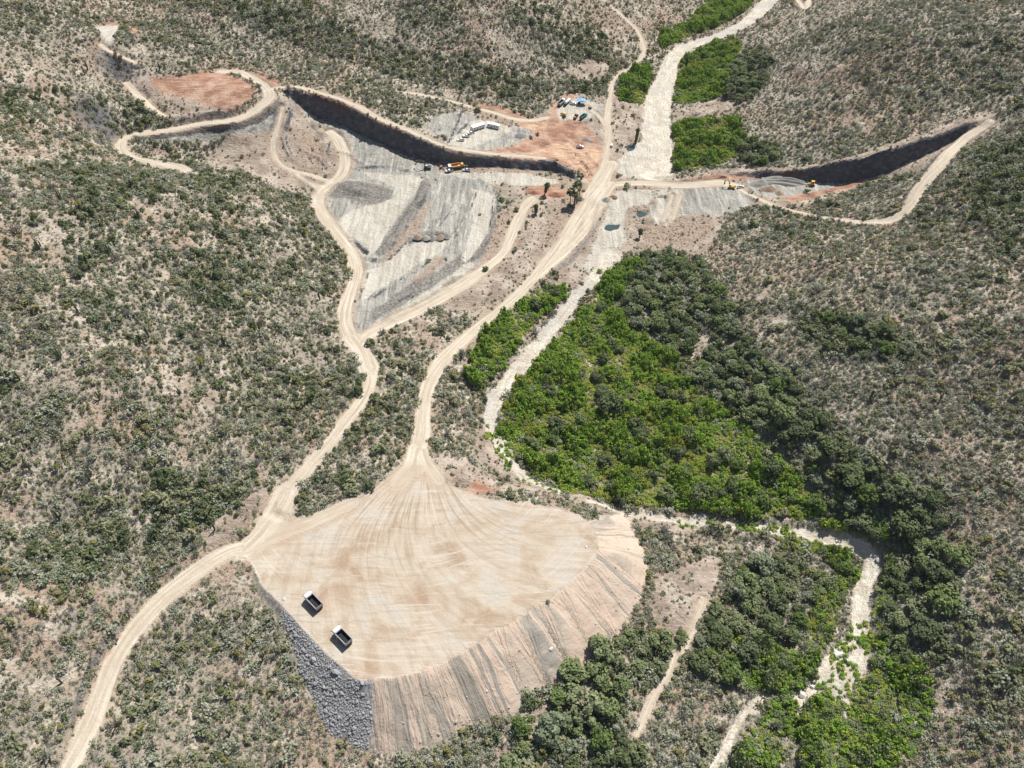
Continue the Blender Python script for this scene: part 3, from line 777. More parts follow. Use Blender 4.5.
M_LEAF = {
 'olive': leaf_material('leaf_olive', [(0.244,0.251,0.132),(0.295,0.293,0.168),(0.253,0.271,0.138),(0.336,0.323,0.204)], 0.24),
 'sage': leaf_material('leaf_sage', [(0.314,0.329,0.230),(0.355,0.366,0.265),(0.274,0.298,0.198),(0.386,0.386,0.297)], 0.24),
 'dark': leaf_material('leaf_dark', [(0.117,0.145,0.068),(0.145,0.175,0.079),(0.135,0.157,0.085)], 0.2),
 'dry': leaf_material('leaf_dry', [(0.375,0.335,0.260),(0.396,0.396,0.329),(0.326,0.281,0.217),(0.394,0.364,0.297)], 0.15),
 'yellow': leaf_material('leaf_yellow', [(0.256,0.246,0.089),(0.296,0.266,0.118),(0.237,0.246,0.089)], 0.24),
 'bright': leaf_material('leaf_bright', [(0.211,0.340,0.054),(0.267,0.392,0.064),(0.217,0.334,0.059),(0.320,0.379,0.072),(0.178,0.283,0.050)], 0.28),
 'crown_green': leaf_material('leaf_crown_green', [(0.14,0.20,0.06),(0.17,0.23,0.07)], 0.28),
 'lime': leaf_material('leaf_lime', [(0.332,0.408,0.069),(0.381,0.428,0.082),(0.431,0.416,0.105)], 0.28),
 'mesquite': leaf_material('leaf_mesquite', [(0.195,0.237,0.101),(0.235,0.276,0.119),(0.260,0.289,0.154),(0.202,0.256,0.095)], 0.24),
 'ash': leaf_material('leaf_ash', [(0.220,0.256,0.154),(0.260,0.281,0.178)], 0.24),
}
M_BARK = paint('bark', (0.20, 0.16, 0.125), 0.9, 0, 0.5, 0.1)
M_CACTUS = paint('cactus_skin', (0.085, 0.10, 0.06), 0.8, 0, 0.35, 0.2)

M_BRUSH = leaf_material('leaf_brush', [(0.25,0.205,0.16),(0.30,0.25,0.20),(0.22,0.18,0.15)], 0.1)
M_TAN_ROCK = paint('tan_rock', (0.42, 0.36, 0.29), 0.95, 0, 0.5, 0.15)
M_ROCK = paint('quarried_rock', (0.33, 0.327, 0.32), 0.95, 0, 0.5, 0.15)
def quads_mesh(name, C, Nn, size, tone, mat, aspect=1.0, bend=0.0):
    """one small leaf spray per centre C, facing Nn"""
    n = len(C)
    r = RNG.normal(size=(n, 3))
    U = np.cross(Nn, r); U /= np.linalg.norm(U, axis=1, keepdims=True) + 1e-9
    W = np.cross(Nn, U)
    s = np.asarray(size).reshape(-1, 1) * np.ones((n, 1))
    j = RNG.uniform(0.6, 1.25, (n, 4, 1))
    V = np.stack([C - U * s * j[:, 0] - W * s * aspect * 0.5, C + U * s * j[:, 1] * 0.7 - W * s * aspect * j[:, 2],
                  C + U * s * j[:, 2] + W * s * aspect * 0.6, C - U * s * 0.5 * j[:, 3] + W * s * aspect * j[:, 0]], 1)
    F = np.arange(4 * n).reshape(n, 4)
    me = raw_mesh(name, V.reshape(-1, 3), F, False)
    a = me.attributes.new("tone", 'FLOAT', 'POINT')
    a.data.foreach_set("value", np.repeat(tone, 4).astype(np.float32))
    me.materials.append(mat)
    return me

def dome_points(n, rx, rz, z0, clumps, cr, seed_jit=1.0, flat=0.0):
    """leaf positions in uneven lobes over a low dome"""
    th = RNG.uniform(0, 2 * np.pi, clumps)
    ph = np.arccos(RNG.uniform(-0.15, 1.0, clumps))
    rr = RNG.uniform(0.45, 0.85, clumps)
    cc = np.stack([np.cos(th) * np.sin(ph) * rr * rx, np.sin(th) * np.sin(ph) * rr * rx, z0 + np.cos(ph) * rr * rz], -1)
    k = RNG.integers(0, clumps, n)
    v = RNG.normal(size=(n, 3)); v /= np.linalg.norm(v, axis=1, keepdims=True)
    rad = cr * RNG.uniform(0.55, 1.15, (clumps, 1))[k] * RNG.uniform(0.5, 1.0, (n, 1)) ** 0.45
    p = cc[k] + v * rad * np.array([rx, rx, rz])
    p[:, 2] = np.maximum(p[:, 2], 0.03)
    nn = v * 0.75 + np.array([0.12, 0.18, 0.85]) + RNG.normal(size=(n, 3)) * 0.55
    nn /= np.linalg.norm(nn, axis=1, keepdims=True)
    tone = RNG.uniform(0.78, 1.18, n) * RNG.uniform(0.85, 1.15, clumps)[k]
    return p, nn, tone

def foliage(name, mat, n=130, rx=1.0, rz=0.8, z0=0.35, clumps=7, cr=0.5, size=0.17, aspect=1.0):
    p, nn, tone = dome_points(n, rx, rz, z0, clumps, cr)
    return quads_mesh(name, p, nn, RNG.uniform(0.6, 1.2, n) * size, tone, mat, aspect)

def twigs(name, mat, n=90, spread=1.0, h=1.0):
    """a leafless bush: thin stems fanning up and out from the root"""
    th = RNG.uniform(0, 2 * np.pi, n); el = RNG.uniform(0.25, 1.45, n)
    d = np.stack([np.cos(th) * np.cos(el) * spread, np.sin(th) * np.cos(el) * spread, np.sin(el) * h], -1)
    a = d * RNG.uniform(0.1, 0.5, (n, 1)) + RNG.normal(size=(n, 3)) * 0.1
    b = a + d * RNG.uniform(0.3, 0.6, (n, 1)) + RNG.normal(size=(n, 3)) * 0.14
    a[:, 2] = np.maximum(a[:, 2], 0); b[:, 2] = np.maximum(b[:, 2], 0.05)
    w = np.cross(b - a, RNG.normal(size=(n, 3))); w /= np.linalg.norm(w, axis=1, keepdims=True)
    w *= RNG.uniform(0.02, 0.05, (n, 1))
    V = np.stack([a - w, a + w, b + w * 1.6, b - w * 1.6], 1).reshape(-1, 3)
    me = raw_mesh(name, V, np.arange(4 * n).reshape(n, 4), False)
    at = me.attributes.new("tone", 'FLOAT', 'POINT')
    at.data.foreach_set("value", np.repeat(RNG.uniform(0.7, 1.25, n), 4).astype(np.float32))
    me.materials.append(mat)
    return me

SHRUBS = []        # (kind, mesh)
for k in range(3): SHRUBS.append(('olive', foliage(f'olive_shrub_{k}', M_LEAF['olive'], 150, 1.0, 0.75, 0.3, 8, 0.48, 0.15)))
for k in range(3): SHRUBS.append(('sage', foliage(f'sage_shrub_{k}', M_LEAF['sage'], 120, 1.0, 0.7, 0.3, 7, 0.5, 0.14)))
for k in range(2): SHRUBS.append(('dark', foliage(f'dark_shrub_{k}', M_LEAF['dark'], 150, 1.0, 0.9, 0.4, 7, 0.5, 0.16)))
for k in range(3): SHRUBS.append(('dry', twigs(f'dry_shrub_{k}', M_LEAF['dry'], 110, 1.0, 0.95)))
for k in range(1): SHRUBS.append(('yellow', foliage(f'yellow_shrub_{k}', M_LEAF['yellow'], 120, 1.0, 0.7, 0.3, 7, 0.48, 0.14)))
for k in range(2): SHRUBS.append(('sparse', foliage(f'sparse_shrub_{k}', M_LEAF['sage'], 60, 1.0, 0.6, 0.25, 7, 0.5, 0.11)))
THICKET = []
for k in range(4): THICKET.append(('bright', foliage(f'bright_clump_{k}', M_LEAF['bright'], 230, 1.0, 0.75, 0.35, 8, 0.5, 0.15)))
for k in range(2): THICKET.append(('lime', foliage(f'lime_clump_{k}', M_LEAF['lime'], 200, 1.0, 0.6, 0.35, 8, 0.5, 0.13)))
for k in range(2): THICKET.append(('mid', foliage(f'mid_clump_{k}', M_LEAF['mesquite'], 200, 1.0, 0.75, 0.35, 8, 0.5, 0.15)))
TREES = []
def tree_crown(name, mat, n=1100, size=0.085):
    return foliage(name, mat, n, 1.0, 0.72, 0.62, 19, 0.36, size)
for k in range(3): TREES.append(('mesquite', tree_crown(f'mesquite_crown_{k}', M_LEAF['mesquite'])))
for k in range(3): TREES.append(('dark', tree_crown(f'dark_crown_{k}', M_LEAF['dark'])))
for k in range(2): TREES.append(('bright', tree_crown(f'bright_crown_{k}', M_LEAF['crown_green'])))
for k in range(2): TREES.append(('ash', tree_crown(f'ash_crown_{k}', M_LEAF['ash'])))

def tube_path(P, R, sides=6):
    P = [Vector(p) for p in P]
    V, F = [], []
    for i, p in enumerate(P):
        d = (P[min(i + 1, len(P) - 1)] - P[max(i - 1, 0)]).normalized()
        u = d.cross(Vector((0.31, 0.95, 0.1)) if abs(d.y) < 0.9 else Vector((1, 0, 0))).normalized()
        w = d.cross(u)
        for k in range(sides):
            a = 2 * math.pi * k / sides
            V.append(p + (u * math.cos(a) + w * math.sin(a)) * R[i])
    for i in range(len(P) - 1):
        for k in range(sides):
            a, b = i * sides + k, i * sides + (k + 1) % sides
            F.append((a, b, b + sides, a + sides))
    return V, F

def limbs_mesh(name):
    V, F = [], []
    def addt(P, R):
        v, f = tube_path(P, R, 5)
        o = len(V); V.extend(v); F.extend([tuple(i + o for i in q) for q in f])
    addt([(0, 0, -0.08), (0.02, 0.01, 0.15), (0.0, 0.03, 0.36), (0.03, 0.0, 0.7)], [0.07, 0.05, 0.04, 0.015])
    for k in range(6):
        a = k * 1.05 + random.uniform(-0.3, 0.3)
        r = random.uniform(0.5, 0.8)
        z = random.uniform(0.5, 0.95)
        addt([(0, 0, random.uniform(0.12, 0.3)), (math.cos(a) * r * 0.5, math.sin(a) * r * 0.5, z * 0.62), (math.cos(a) * r, math.sin(a) * r, z)], [0.035, 0.022, 0.008])
    me = raw_mesh(name, np.array([tuple(v) for v in V]), F)
    me.materials.append(M_BARK)
    return me
LIMBS = [limbs_mesh(f'tree_limbs_{k}') for k in range(3)]

# ---------------------------------------------------------------- where plants stand
def zone(outlines, z=None):
    A = np.full((NX, NY), FAR)
    for pl in outlines:
        P = resample(np.concatenate([onto(pl), onto(pl[:1])]), 6.0)[:-1, :2]
        w = window(P, 40)
        A[w] = np.maximum(A[w], np.clip(poly_sdf(VX[w], VY[w], P)[0], FAR, 60))
    return A
Z_THICK = zone([
    [(640,262),(612,268),(600,284),(584,308),(560,334),(540,359),(516,382),(505,401),(499,424),(509,447),(537,471),(561,497),(590,501),(625,506),(692,512),(760,518),(815,522),(822,505),(795,470),(762,440),(728,410),(692,385),(660,350),(628,325),(615,300),(640,280)],
    [(553,282),(568,296),(537,324),(516,352),(491,385),(476,391),(466,372),(481,342),(497,318),(528,298)],
    [(673,172),(672,130),(682,124),(712,116),(738,126),(740,150),(720,166),(690,170)],
    [(674,105),(676,75),(690,55),(725,40),(742,45),(730,75),(722,96),(700,102)],
    [(616,104),(622,80),(640,68),(652,66),(648,90),(642,105),(625,100)],
    [(662,50),(690,36),(722,24),(748,8),(752,-8),(720,-8),(690,18),(660,38)],
    [(760,535),(810,538),(846,548),(855,565),(846,600),(832,640),(812,655),(800,640),(815,600),(838,575),(815,556),(780,550)],
    [(780,650),(815,660),(805,690),(770,692),(745,690),(760,670)],
    [(735,768),(748,730),(768,702),(790,705),(786,740),(775,768)],[(800,700),(830,705),(850,700),(872,690),(900,700),(905,740),(880,775),(800,775)],
    [(872,572),(890,560),(905,600),(900,640),(925,670),(930,720),(900,768),(870,768),(868,690),(872,640),(868,610)],[(700,640),(745,640),(790,650),(770,690),(735,690)],
    [(815,522),(880,530),(900,545),(880,545),(850,540)],
])
Z_TREE = zone([
    [(596,282),(622,258),(645,250),(690,256),(720,285),(735,320),(752,350),(790,385),(812,405),(840,440),(880,462),(905,490),(935,500),(940,530),(915,550),(885,548),(850,525),(825,505),(795,468),(760,438),(726,408),(690,384),(660,350),(630,325),(612,300)],
    [(886,548),(930,545),(950,570),(960,620),(920,650),(905,690),(890,655),(878,620),(880,585)],
    [(690,640),(720,600),(750,560),(790,556),(812,570),(832,585),(800,620),(812,655),(780,668),(740,690),(705,680),(685,670)],
    [(556,740),(530,768),(500,768),(520,735),(548,705),(575,665),(600,642),(628,640),(650,640),(668,650),(655,690),(632,720),(640,768),(560,768)],
    [(722,96),(735,60),(760,50),(770,75),(745,105)],[(738,160),(742,140),(775,145),(775,160),(750,166)],
    [(800,320),(830,312),(870,330),(905,345),(905,362),(860,352),(815,345)],
])
Z_DENSE = zone([[(0,84),(60,86),(130,99),(172,118),(165,131),(120,130),(60,116),(0,112)],[(130,2),(250,27),(330,55),(420,84),(500,98),(560,100),(600,92),(605,76),(520,74),(420,50),(320,20),(240,-8),(140,-8)],
    [(962,150),(1024,140),(1024,262),(990,250),(975,200)],[(20,540),(110,470),(130,500),(120,560),(60,600)],[(480,20),(560,40),(600,60),(600,30),(540,5)],[(790,300),(905,330),(910,368),(860,362),(800,340)],[(140,560),(230,520),(240,500),(150,470)],
    [(186,250),(240,255),(270,290),(240,320),(190,290)]])
Z_SITE = zone([
    [(345,150),(330,128),(285,95),(270,112),(262,140),(268,172),(300,195),(318,200),(330,225),(350,245),(354,300),(352,330),(372,334),(420,310),(478,280),(500,250),(520,230),(535,262),(560,262),(600,285),(620,250),(640,255),(705,252),(722,225),(745,205),(800,206),(860,182),(990,126),(985,114),(935,134),(860,156),(800,168),(730,170),(690,176),(676,170),(655,150),(655,112),(640,98),(606,96),(560,92),(550,108),(530,118),(508,112),(480,112),(425,122),(430,142),(400,130),(350,105),(300,92)]])
BUILT = np.maximum.reduce([att['road'] + 0.3, att['river'] - 0.3, att['pad'] + 1, att['slope'] - 0.2, att['pale'] - 1.0, att['red'] - 2.0])
FOOT = np.maximum.reduce([att['bare'], att['grey'], att['orange'], att['dark']])

def jitter_grid(x0, x1, y0, y1, c):
    X, Y = np.meshgrid(np.arange(x0, x1, c), np.arange(y0, y1, c), indexing='ij')
    X, Y = X.ravel(), Y.ravel()
    return X + RNG.uniform(-0.5, 0.5, X.shape) * c * 1.2, Y + RNG.uniform(-0.5, 0.5, X.shape) * c * 1.2

def in_sight(x, y, z, m=70):
    u, v, d = project(x, y, z)
    return (d > 20) & (u > -m - 60) & (u < 1024 + m + 60) & (v > -m) & (v < 768 + m)

# scrub on the hillsides: density and mixture drift from patch to patch
_sx, _sy = [], []
for y0, y1, c in ((50, 260, 1.6), (260, 420, 1.9), (420, 640, 2.2), (640, 1050, 2.9)):
    x, y = jitter_grid(-760, 760, y0, y1, c)
    _sx.append(x); _sy.append(y)
_sx, _sy = np.concatenate(_sx), np.concatenate(_sy)
_sz = ground(_sx, _sy)
k = in_sight(_sx, _sy, _sz)
_sx, _sy, _sz = _sx[k], _sy[k], _sz[k]
cover = 0.78 + 0.65 * fbm(_sx, _sy, 38, 3, 31) + 0.75 * fbm(_sx, _sy, 11, 2, 32)
_u, _v, _d = project(_sx, _sy, _sz)
cover = cover + 0.2 * smooth(_u, 600, 760) + 0.16 * smooth(_v, 160, 60)
thick = samp(Z_THICK, _sx, _sy); tre = samp(Z_TREE, _sx, _sy); foot = samp(FOOT, _sx, _sy); blt = samp(BUILT, _sx, _sy); site = samp(Z_SITE, _sx, _sy)
bare_only = (samp(att['bare'], _sx, _sy) > 0.5) & (samp(np.maximum.reduce([att['grey'], att['orange'], att['dark'], att['red']]), _sx, _sy) < 0.5)
cover = np.where(foot > 0.5, np.where(bare_only, cover * 0.32, 0.006), cover)
dens_z = samp(Z_DENSE, _sx, _sy)
cover = cover + 0.5 * smooth(dens_z, -3, 4)
cover = np.where(thick > 0, cover * 0.3, cover)
cover = np.where((site > 0) & (foot <= 0.5), cover * 0.3, cover)
nzg = samp(_nrm[..., 2], _sx, _sy)
k = (RNG.random(len(_sx)) < cover) & (blt < 0) & ((nzg > 0.72) | (site < -6) & (nzg > 0.42))
_sx, _sy, _sz = _sx[k], _sy[k], _sz[k]
moist = 0.9 * smooth(samp(Z_DENSE, _sx, _sy), -3, 4) + 0.9 * smooth(samp(Z_TREE, _sx, _sy), -2, 2) + fbm(_sx, _sy, 55, 3, 33) + 0.35 * fbm(_sx, _sy, 14, 2, 34)
_sr = np.exp(RNG.normal(0.10, 0.42, len(_sx))) * (1 + 0.4 * np.clip(moist, -1, 1))
_sr = np.clip(_sr, 0.5, 3.4) * np.where(samp(FOOT, _sx, _sy) > 0.5, 0.6, 1.0)
_u, _v, _d = project(_sx, _sy, _sz)
rr = RNG.random(len(_sx)) - 0.28 * moist
grey_side = 0.10 * smooth(_u, 560, 800) + 0.10 * smooth(_v, 200, 60)
kinds_list = [s[0] for s in SHRUBS]
def pick(r, m):
    if m > 0.93: return 'yellow'
    if r < 0.03: return 'dark'
    if r < 0.36: return 'olive'
    if r < 0.64: return 'sage'
    if r < 0.80: return 'sparse'
    return 'dry'
_sk = [pick(a + b, c) for a, b, c in zip(rr, grey_side, RNG.random(len(rr)))]
_by = {kk: [i for i, s in enumerate(SHRUBS) if s[0] == kk] for kk in set(kinds_list)}
_si = np.array([random.choice(_by[q]) for q in _sk])

def scatter(name, protos, X, Y, Z, R, I, hz):
    """one object of points that carries a copy of a plant on each point"""
    n = len(X)
    me = bpy.data.meshes.new(name)
    me.vertices.add(n)
    me.vertices.foreach_set("co", np.stack([X, Y, Z], -1).astype(np.float32).ravel())
    a = me.attributes.new("plant_size", 'FLOAT_VECTOR', 'POINT')
    a.data.foreach_set("vector", np.stack([R, R * RNG.uniform(0.8, 1.2, n), R * hz], -1).astype(np.float32).ravel())
    a = me.attributes.new("plant_turn", 'FLOAT_VECTOR', 'POINT')
    a.data.foreach_set("vector", np.stack([RNG.normal(0, 0.1, n), RNG.normal(0, 0.1, n), RNG.uniform(0, 6.283, n)], -1).astype(np.float32).ravel())
    a = me.attributes.new("plant_pick", 'INT', 'POINT')
    a.data.foreach_set("value", np.asarray(I, np.int32))
    o = bpy.data.objects.new(name, me)
    COL.objects.link(o)
    o['kind'] = 'stuff'
    src = bpy.data.collections.new(name + "_kinds")
    for i, (kk, pm) in enumerate(protos):
        po = bpy.data.objects.new(f"{name}_kind_{i:02d}", pm)
        src.objects.link(po)
    ng = bpy.data.node_groups.new(name + "_scatter", 'GeometryNodeTree')
    ng.interface.new_socket("Geometry", in_out='INPUT', socket_type='NodeSocketGeometry')
    ng.interface.new_socket("Geometry", in_out='OUTPUT', socket_type='NodeSocketGeometry')
    N = ng.nodes.new
    gi, go, iop, ci = N("NodeGroupInput"), N("NodeGroupOutput"), N("GeometryNodeInstanceOnPoints"), N("GeometryNodeCollectionInfo")
    ci.inputs["Collection"].default_value = src
    ci.inputs["Separate Children"].default_value = True
    ci.inputs["Reset Children"].default_value = True
    def named(nm, ty):
        q = N("GeometryNodeInputNamedAttribute"); q.data_type = ty; q.inputs["Name"].default_value = nm
        return q.outputs["Attribute"]
    L = ng.links.new
    L(gi.outputs[0], iop.inputs["Points"]); L(ci.outputs[0], iop.inputs["Instance"])
    iop.inputs["Pick Instance"].default_value = True
    L(named("plant_pick", 'INT'), iop.inputs["Instance Index"])
    e2r = N("FunctionNodeEulerToRotation")
    L(named("plant_turn", 'FLOAT_VECTOR'), e2r.inputs[0]); L(e2r.outputs[0], iop.inputs["Rotation"])
    L(named("plant_size", 'FLOAT_VECTOR'), iop.inputs["Scale"])
    L(iop.outputs[0], go.inputs[0])
    o.modifiers.new("scatter", 'NODES').node_group = ng
    return o

# trees: individuals
def tree_spots():
    out = []
    for (a, b, r, kd) in [(600,655,5.6,'mesquite'),(662,647,4.8,'mesquite'),(572,677,5.6,'mesquite'),(637,672,3.8,'mesquite'),(551,732,6.6,'ash'),(582,712,6.6,'mesquite'),(606,712,5.2,'mesquite'),(523,728,4.4,'bright'),
        (620,690,4.2,'mesquite'),(700,500,5.5,'dark'),(610,412,6.5,'dark'),(555,430,4.5,'dark'),(690,440,5,'dark'),(735,490,4.6,'dark'),(640,440,4.5,'dark'),(770,470,5,'dark'),(660,395,4,'dark'),(620,500,3.5,'dark'),
        (850,480,6.5,'dark'),(835,455,6,'dark'),(890,500,6.5,'dark'),(905,530,6,'dark'),(865,500,5,'bright'),(780,420,6.5,'mesquite'),(800,435,6,'dark'),(760,400,5.5,'mesquite'),(740,375,5.5,'dark'),(670,300,6,'mesquite'),(690,345,5.5,'dark'),(660,330,5,'mesquite'),
        (940,605,6,'mesquite'),(925,635,6,'dark'),(955,560,5,'mesquite'),(935,575,5.5,'dark'),(760,570,5.5,'ash'),(745,590,5,'mesquite'),(770,630,5.5,'dark'),(720,640,5,'dark'),(745,655,5,'dark'),(776,592,3.2,'bright'),(700,665,4,'dark'),
        (680,640,3.0,'olive'),(485,270,2.2,'bright')]:
        if kd == 'olive': kd = 'mesquite'
        out.append((px(a, b), r, kd))
    return out
_tr = tree_spots()
x, y = jitter_grid(-80, 420, 50, 700, 4.9)
zt = samp(Z_TREE, x, y); zk = samp(Z_THICK, x, y); zb = samp(BUILT, x, y)
u, v, d = project(x, y, ground(x, y))
keep = (((zt > 0) & (RNG.random(len(x)) < 0.72 + 0.6 * fbm(x, y, 30, 2, 41))) | ((zk > 3) & (RNG.random(len(x)) < np.clip(0.05 + 0.4 * fbm(x, y, 22, 2, 42), 0.008, 0.3)))) & (zb < -1.5) & (u > -30) & (u < 1050) & (v > -20) & (v < 790)
for a, b, q in zip(x[keep], y[keep], zk[keep]):
    c = Vector((a, b, float(ground(a, b))))
    if min((c - t[0]).length - 0.7 * t[1] for t in _tr) < 1.7: continue
    up, vp, dp = project(c.x, c.y, c.z)
    kd = random.choices(['mesquite', 'dark', 'bright', 'ash'], [5, 4, 0.7, 1] if vp < 560 else [4, 3.5, 1.0, 0.8])[0]
    _tr.append((c, random.uniform(2.4, 4.6) if q < 3 else random.uniform(2.4, 4.2), kd if q < 3 else random.choice(['dark', 'dark', 'mesquite', 'bright'])))
_tr.sort(key=lambda t: -t[1] / project(t[0].x, t[0].y, t[0].z)[2])
_far = _tr[290:]
_tr = _tr[:290]
if _far:
    _ti = {k2: [i for i, q in enumerate(TREES) if q[0] == k2] for k2 in ('mesquite', 'dark', 'bright', 'ash')}
    scatter('woodland_foliage', TREES, np.array([t[0].x for t in _far]), np.array([t[0].y for t in _far]), np.array([t[0].z for t in _far]) - 0.2, np.array([t[1] for t in _far]), np.array([random.choice(_ti[t[2]]) for t in _far]), np.ones(len(_far)))
print("trees", len(_tr), len(_far))

# thicket on the valley floor
x, y = jitter_grid(-120, 480, 50, 900, 1.5)
z = ground(x, y)
u, v, d = project(x, y, z)
hump = fbm(x, y, 9, 3, 51)
k = (samp(Z_THICK, x, y) + 3.0 * fbm(x, y, 7, 2, 52) > 0.3) & (samp(BUILT, x, y) < -0.8) & in_sight(x, y, z) & (RNG.random(len(x)) < 1.0 + 0.35 * hump)
x, y, z, hump, u, v = x[k], y[k], z[k], hump[k], u[k], v[k]
r = np.clip(1.5 + 1.2 * hump + RNG.normal(0, 0.25, len(x)), 1.15, 2.8)
limey = (fbm(x, y, 26, 3, 53) + 0.6 * fbm(x, y, 7, 2, 54) - 0.9 * hump + RNG.normal(0, 0.18, len(x))) > 0.3
idx = np.where(limey, RNG.integers(4, 6, len(x)), RNG.integers(0, 4, len(x)))
idx = np.where(RNG.random(len(x)) < 0.08 + 0.34 * smooth(v, 520, 545), RNG.integers(6, 8, len(x)), idx)
scatter('valley_thicket_foliage', THICKET, x, y, z - 0.15, r, idx, np.clip(1.6 + 2.2 * hump, 0.95, 3.1))
print("thicket", len(x))

# bushes that have taken root on the stony fan of the stream
_fan = zone([[(832,650),(866,620),(872,650),(862,690),(850,720),(830,705),(800,735),(786,730),(790,695),(818,668)], [(487,425),(500,430),(520,458),(556,493),(546,500),(518,478),(498,455),(487,440)], [(665,520),(740,523),(800,531),(800,536),(740,530),(665,525)]])
x, y = jitter_grid(-20, 170, 60, 260, 1.3)
z = ground(x, y)
k = (samp(_fan, x, y) > -1) & (fbm(x, y, 7, 3, 55) + 0.25 * RNG.normal(size=len(x)) > 0.22)
x, y, z = x[k], y[k], z[k]
scatter('stream_fan_undergrowth', THICKET, x, y, z - 0.1, RNG.uniform(0.6, 1.3, len(x)), RNG.integers(0, 6, len(x)), RNG.uniform(0.8, 1.4, len(x)))
# the scrub: the shrubs that show largest stand as objects, the rest as one mass
_u, _v, _d = project(_sx, _sy, _sz)
show = np.where((_u > 4) & (_u < 1020) & (_v > 6) & (_v < 766), _sr / _d * np.where(np.isin(_sk, ['dry', 'sparse']), 0.75, 1.0), 0)
big = np.argsort(-show)[:300]
rest = np.setdiff1d(np.arange(len(_sx)), big)
scatter('hillside_scrub_vegetation', SHRUBS, _sx[rest], _sy[rest], _sz[rest] - 0.08, _sr[rest], _si[rest], RNG.uniform(0.85, 1.35, len(rest)))
print("scrub", len(rest))

# low dry brush and tufts between the shrubs: nobody could count it
LOW = []
for k in range(3): LOW.append(('dry', twigs(f'dry_tuft_{k}', M_LEAF['dry'], 34, 1.0, 0.7)))
for k in range(2): LOW.append(('brown', twigs(f'brown_tuft_{k}', M_BRUSH, 34, 1.0, 0.7)))
for k in range(2): LOW.append(('sage', foliage(f'sage_tuft_{k}', M_LEAF['sage'], 34, 1.0, 0.55, 0.2, 4, 0.55, 0.2)))
for k in range(2): LOW.append(('olive', foliage(f'olive_tuft_{k}', M_LEAF['olive'], 34, 1.0, 0.55, 0.2, 4, 0.55, 0.2)))
_lx, _ly = [], []
for y0, y1, c in ((50, 260, 1.15), (260, 420, 1.4), (420, 640, 1.8), (640, 1050, 2.8)):
    x, y = jitter_grid(-760, 760, y0, y1, c)
    _lx.append(x); _ly.append(y)
_lx, _ly = np.concatenate(_lx), np.concatenate(_ly)
_lz = ground(_lx, _ly)
k = in_sight(_lx, _ly, _lz, 40) & (samp(BUILT, _lx, _ly) < 0.2)
_lx, _ly, _lz = _lx[k], _ly[k], _lz[k]
foot = samp(FOOT, _lx, _ly)
dens = 0.66 + 0.55 * fbm(_lx, _ly, 22, 3, 61) + 0.3 * fbm(_lx, _ly, 6, 2, 62)
_lu, _lv, _ld = project(_lx, _ly, _lz)
dens = dens + 0.16 * smooth(_lu, 560, 760) + 0.16 * smooth(_lv, 170, 60)
dens = np.where(foot > 0, np.where(samp(np.maximum.reduce([att['grey'], att['orange'], att['dark']]), _lx, _ly) > 0, 0.01, dens * 0.12), dens)
dens = np.where((samp(Z_SITE, _lx, _ly) > 0) & (foot <= 0), dens * 0.3, dens)
k = (RNG.random(len(_lx)) < dens) & (samp(_nrm[..., 2], _lx, _ly) > 0.5)
_lx, _ly, _lz = _lx[k], _ly[k], _lz[k]
scatter('dry_undergrowth', LOW, _lx, _ly, _lz - 0.03, np.exp(RNG.normal(-0.42, 0.3, len(_lx))), RNG.choice(9, len(_lx), p=[.15,.15,.14,.09,.09,.10,.10,.09,.09]), RNG.uniform(0.8, 1.3, len(_lx)))
print("low", len(_lx))
# broken rock tipped down the left face of the spoil heap
def rock_mesh(name, mat, sub=2):
    bm = bmesh.new()
    bmesh.ops.create_icosphere(bm, subdivisions=sub, radius=1.0)
    sx, sy, sz = random.uniform(0.8, 1.2), random.uniform(0.7, 1.0), random.uniform(0.55, 0.85)
    cuts = [Vector((random.gauss(0, 1), random.gauss(0, 1), random.gauss(0, 1))).normalized() for _ in range(7)]
    for v in bm.verts:
        for cpl in cuts:
            dd = v.co.dot(cpl) - 0.72
            if dd > 0: v.co -= cpl * dd
        v.co = Vector((v.co.x * sx, v.co.y * sy, v.co.z * sz)) * random.uniform(0.95, 1.05)
    me = bpy.data.meshes.new(name)
    bm.to_mesh(me); bm.free()
    me.materials.append(mat)
    return me
ROCKS = [('grey', rock_mesh(f'grey_rock_{k}', M_ROCK, 1)) for k in range(4)]
x, y = jitter_grid(-110, -20, 70, 190, 0.5)
k = (samp(a_rip, x, y) + 2.5 * fbm(x, y, 5, 2, 71) > 0.2) & (samp(att['slope'], x, y) > 0.3) & (samp(att['pad'], x, y) < -0.3)
x, y = x[k], y[k]
scatter('broken_rock_rubble', ROCKS, x, y, ground(x, y) + 0.05, np.exp(RNG.normal(-1.3, 0.45, len(x))), RNG.integers(0, 4, len(x)), np.ones(len(x)))
print("rock", len(x))

# loose stones gathered at the toe of the tip
TOE = [('tan', rock_mesh(f'tan_stone_{k}', M_TAN_ROCK, 1)) for k in range(3)]
x, y = jitter_grid(-70, 70, 60, 230, 0.8)
sl = samp(att['slope'], x, y)
k = (((sl > -3.2) & (sl < 2.5) & (RNG.random(len(x)) < 0.30)) | ((sl >= 2.5) & (sl < 12) & (RNG.random(len(x)) < 0.05))) & (samp(att['pad'], x, y) < -1) & (samp(a_rip, x, y) < 0) & (samp(att['pad'], x, y) > -38) & (samp(att['road'], x, y) < -1)
x, y = x[k], y[k]
scatter('slope_toe_rubble', TOE, x, y, ground(x, y) + 0.03, np.exp(RNG.normal(-1.45, 0.5, len(x))), RNG.integers(0, 3, len(x)), np.ones(len(x)))
print("toe", len(x))
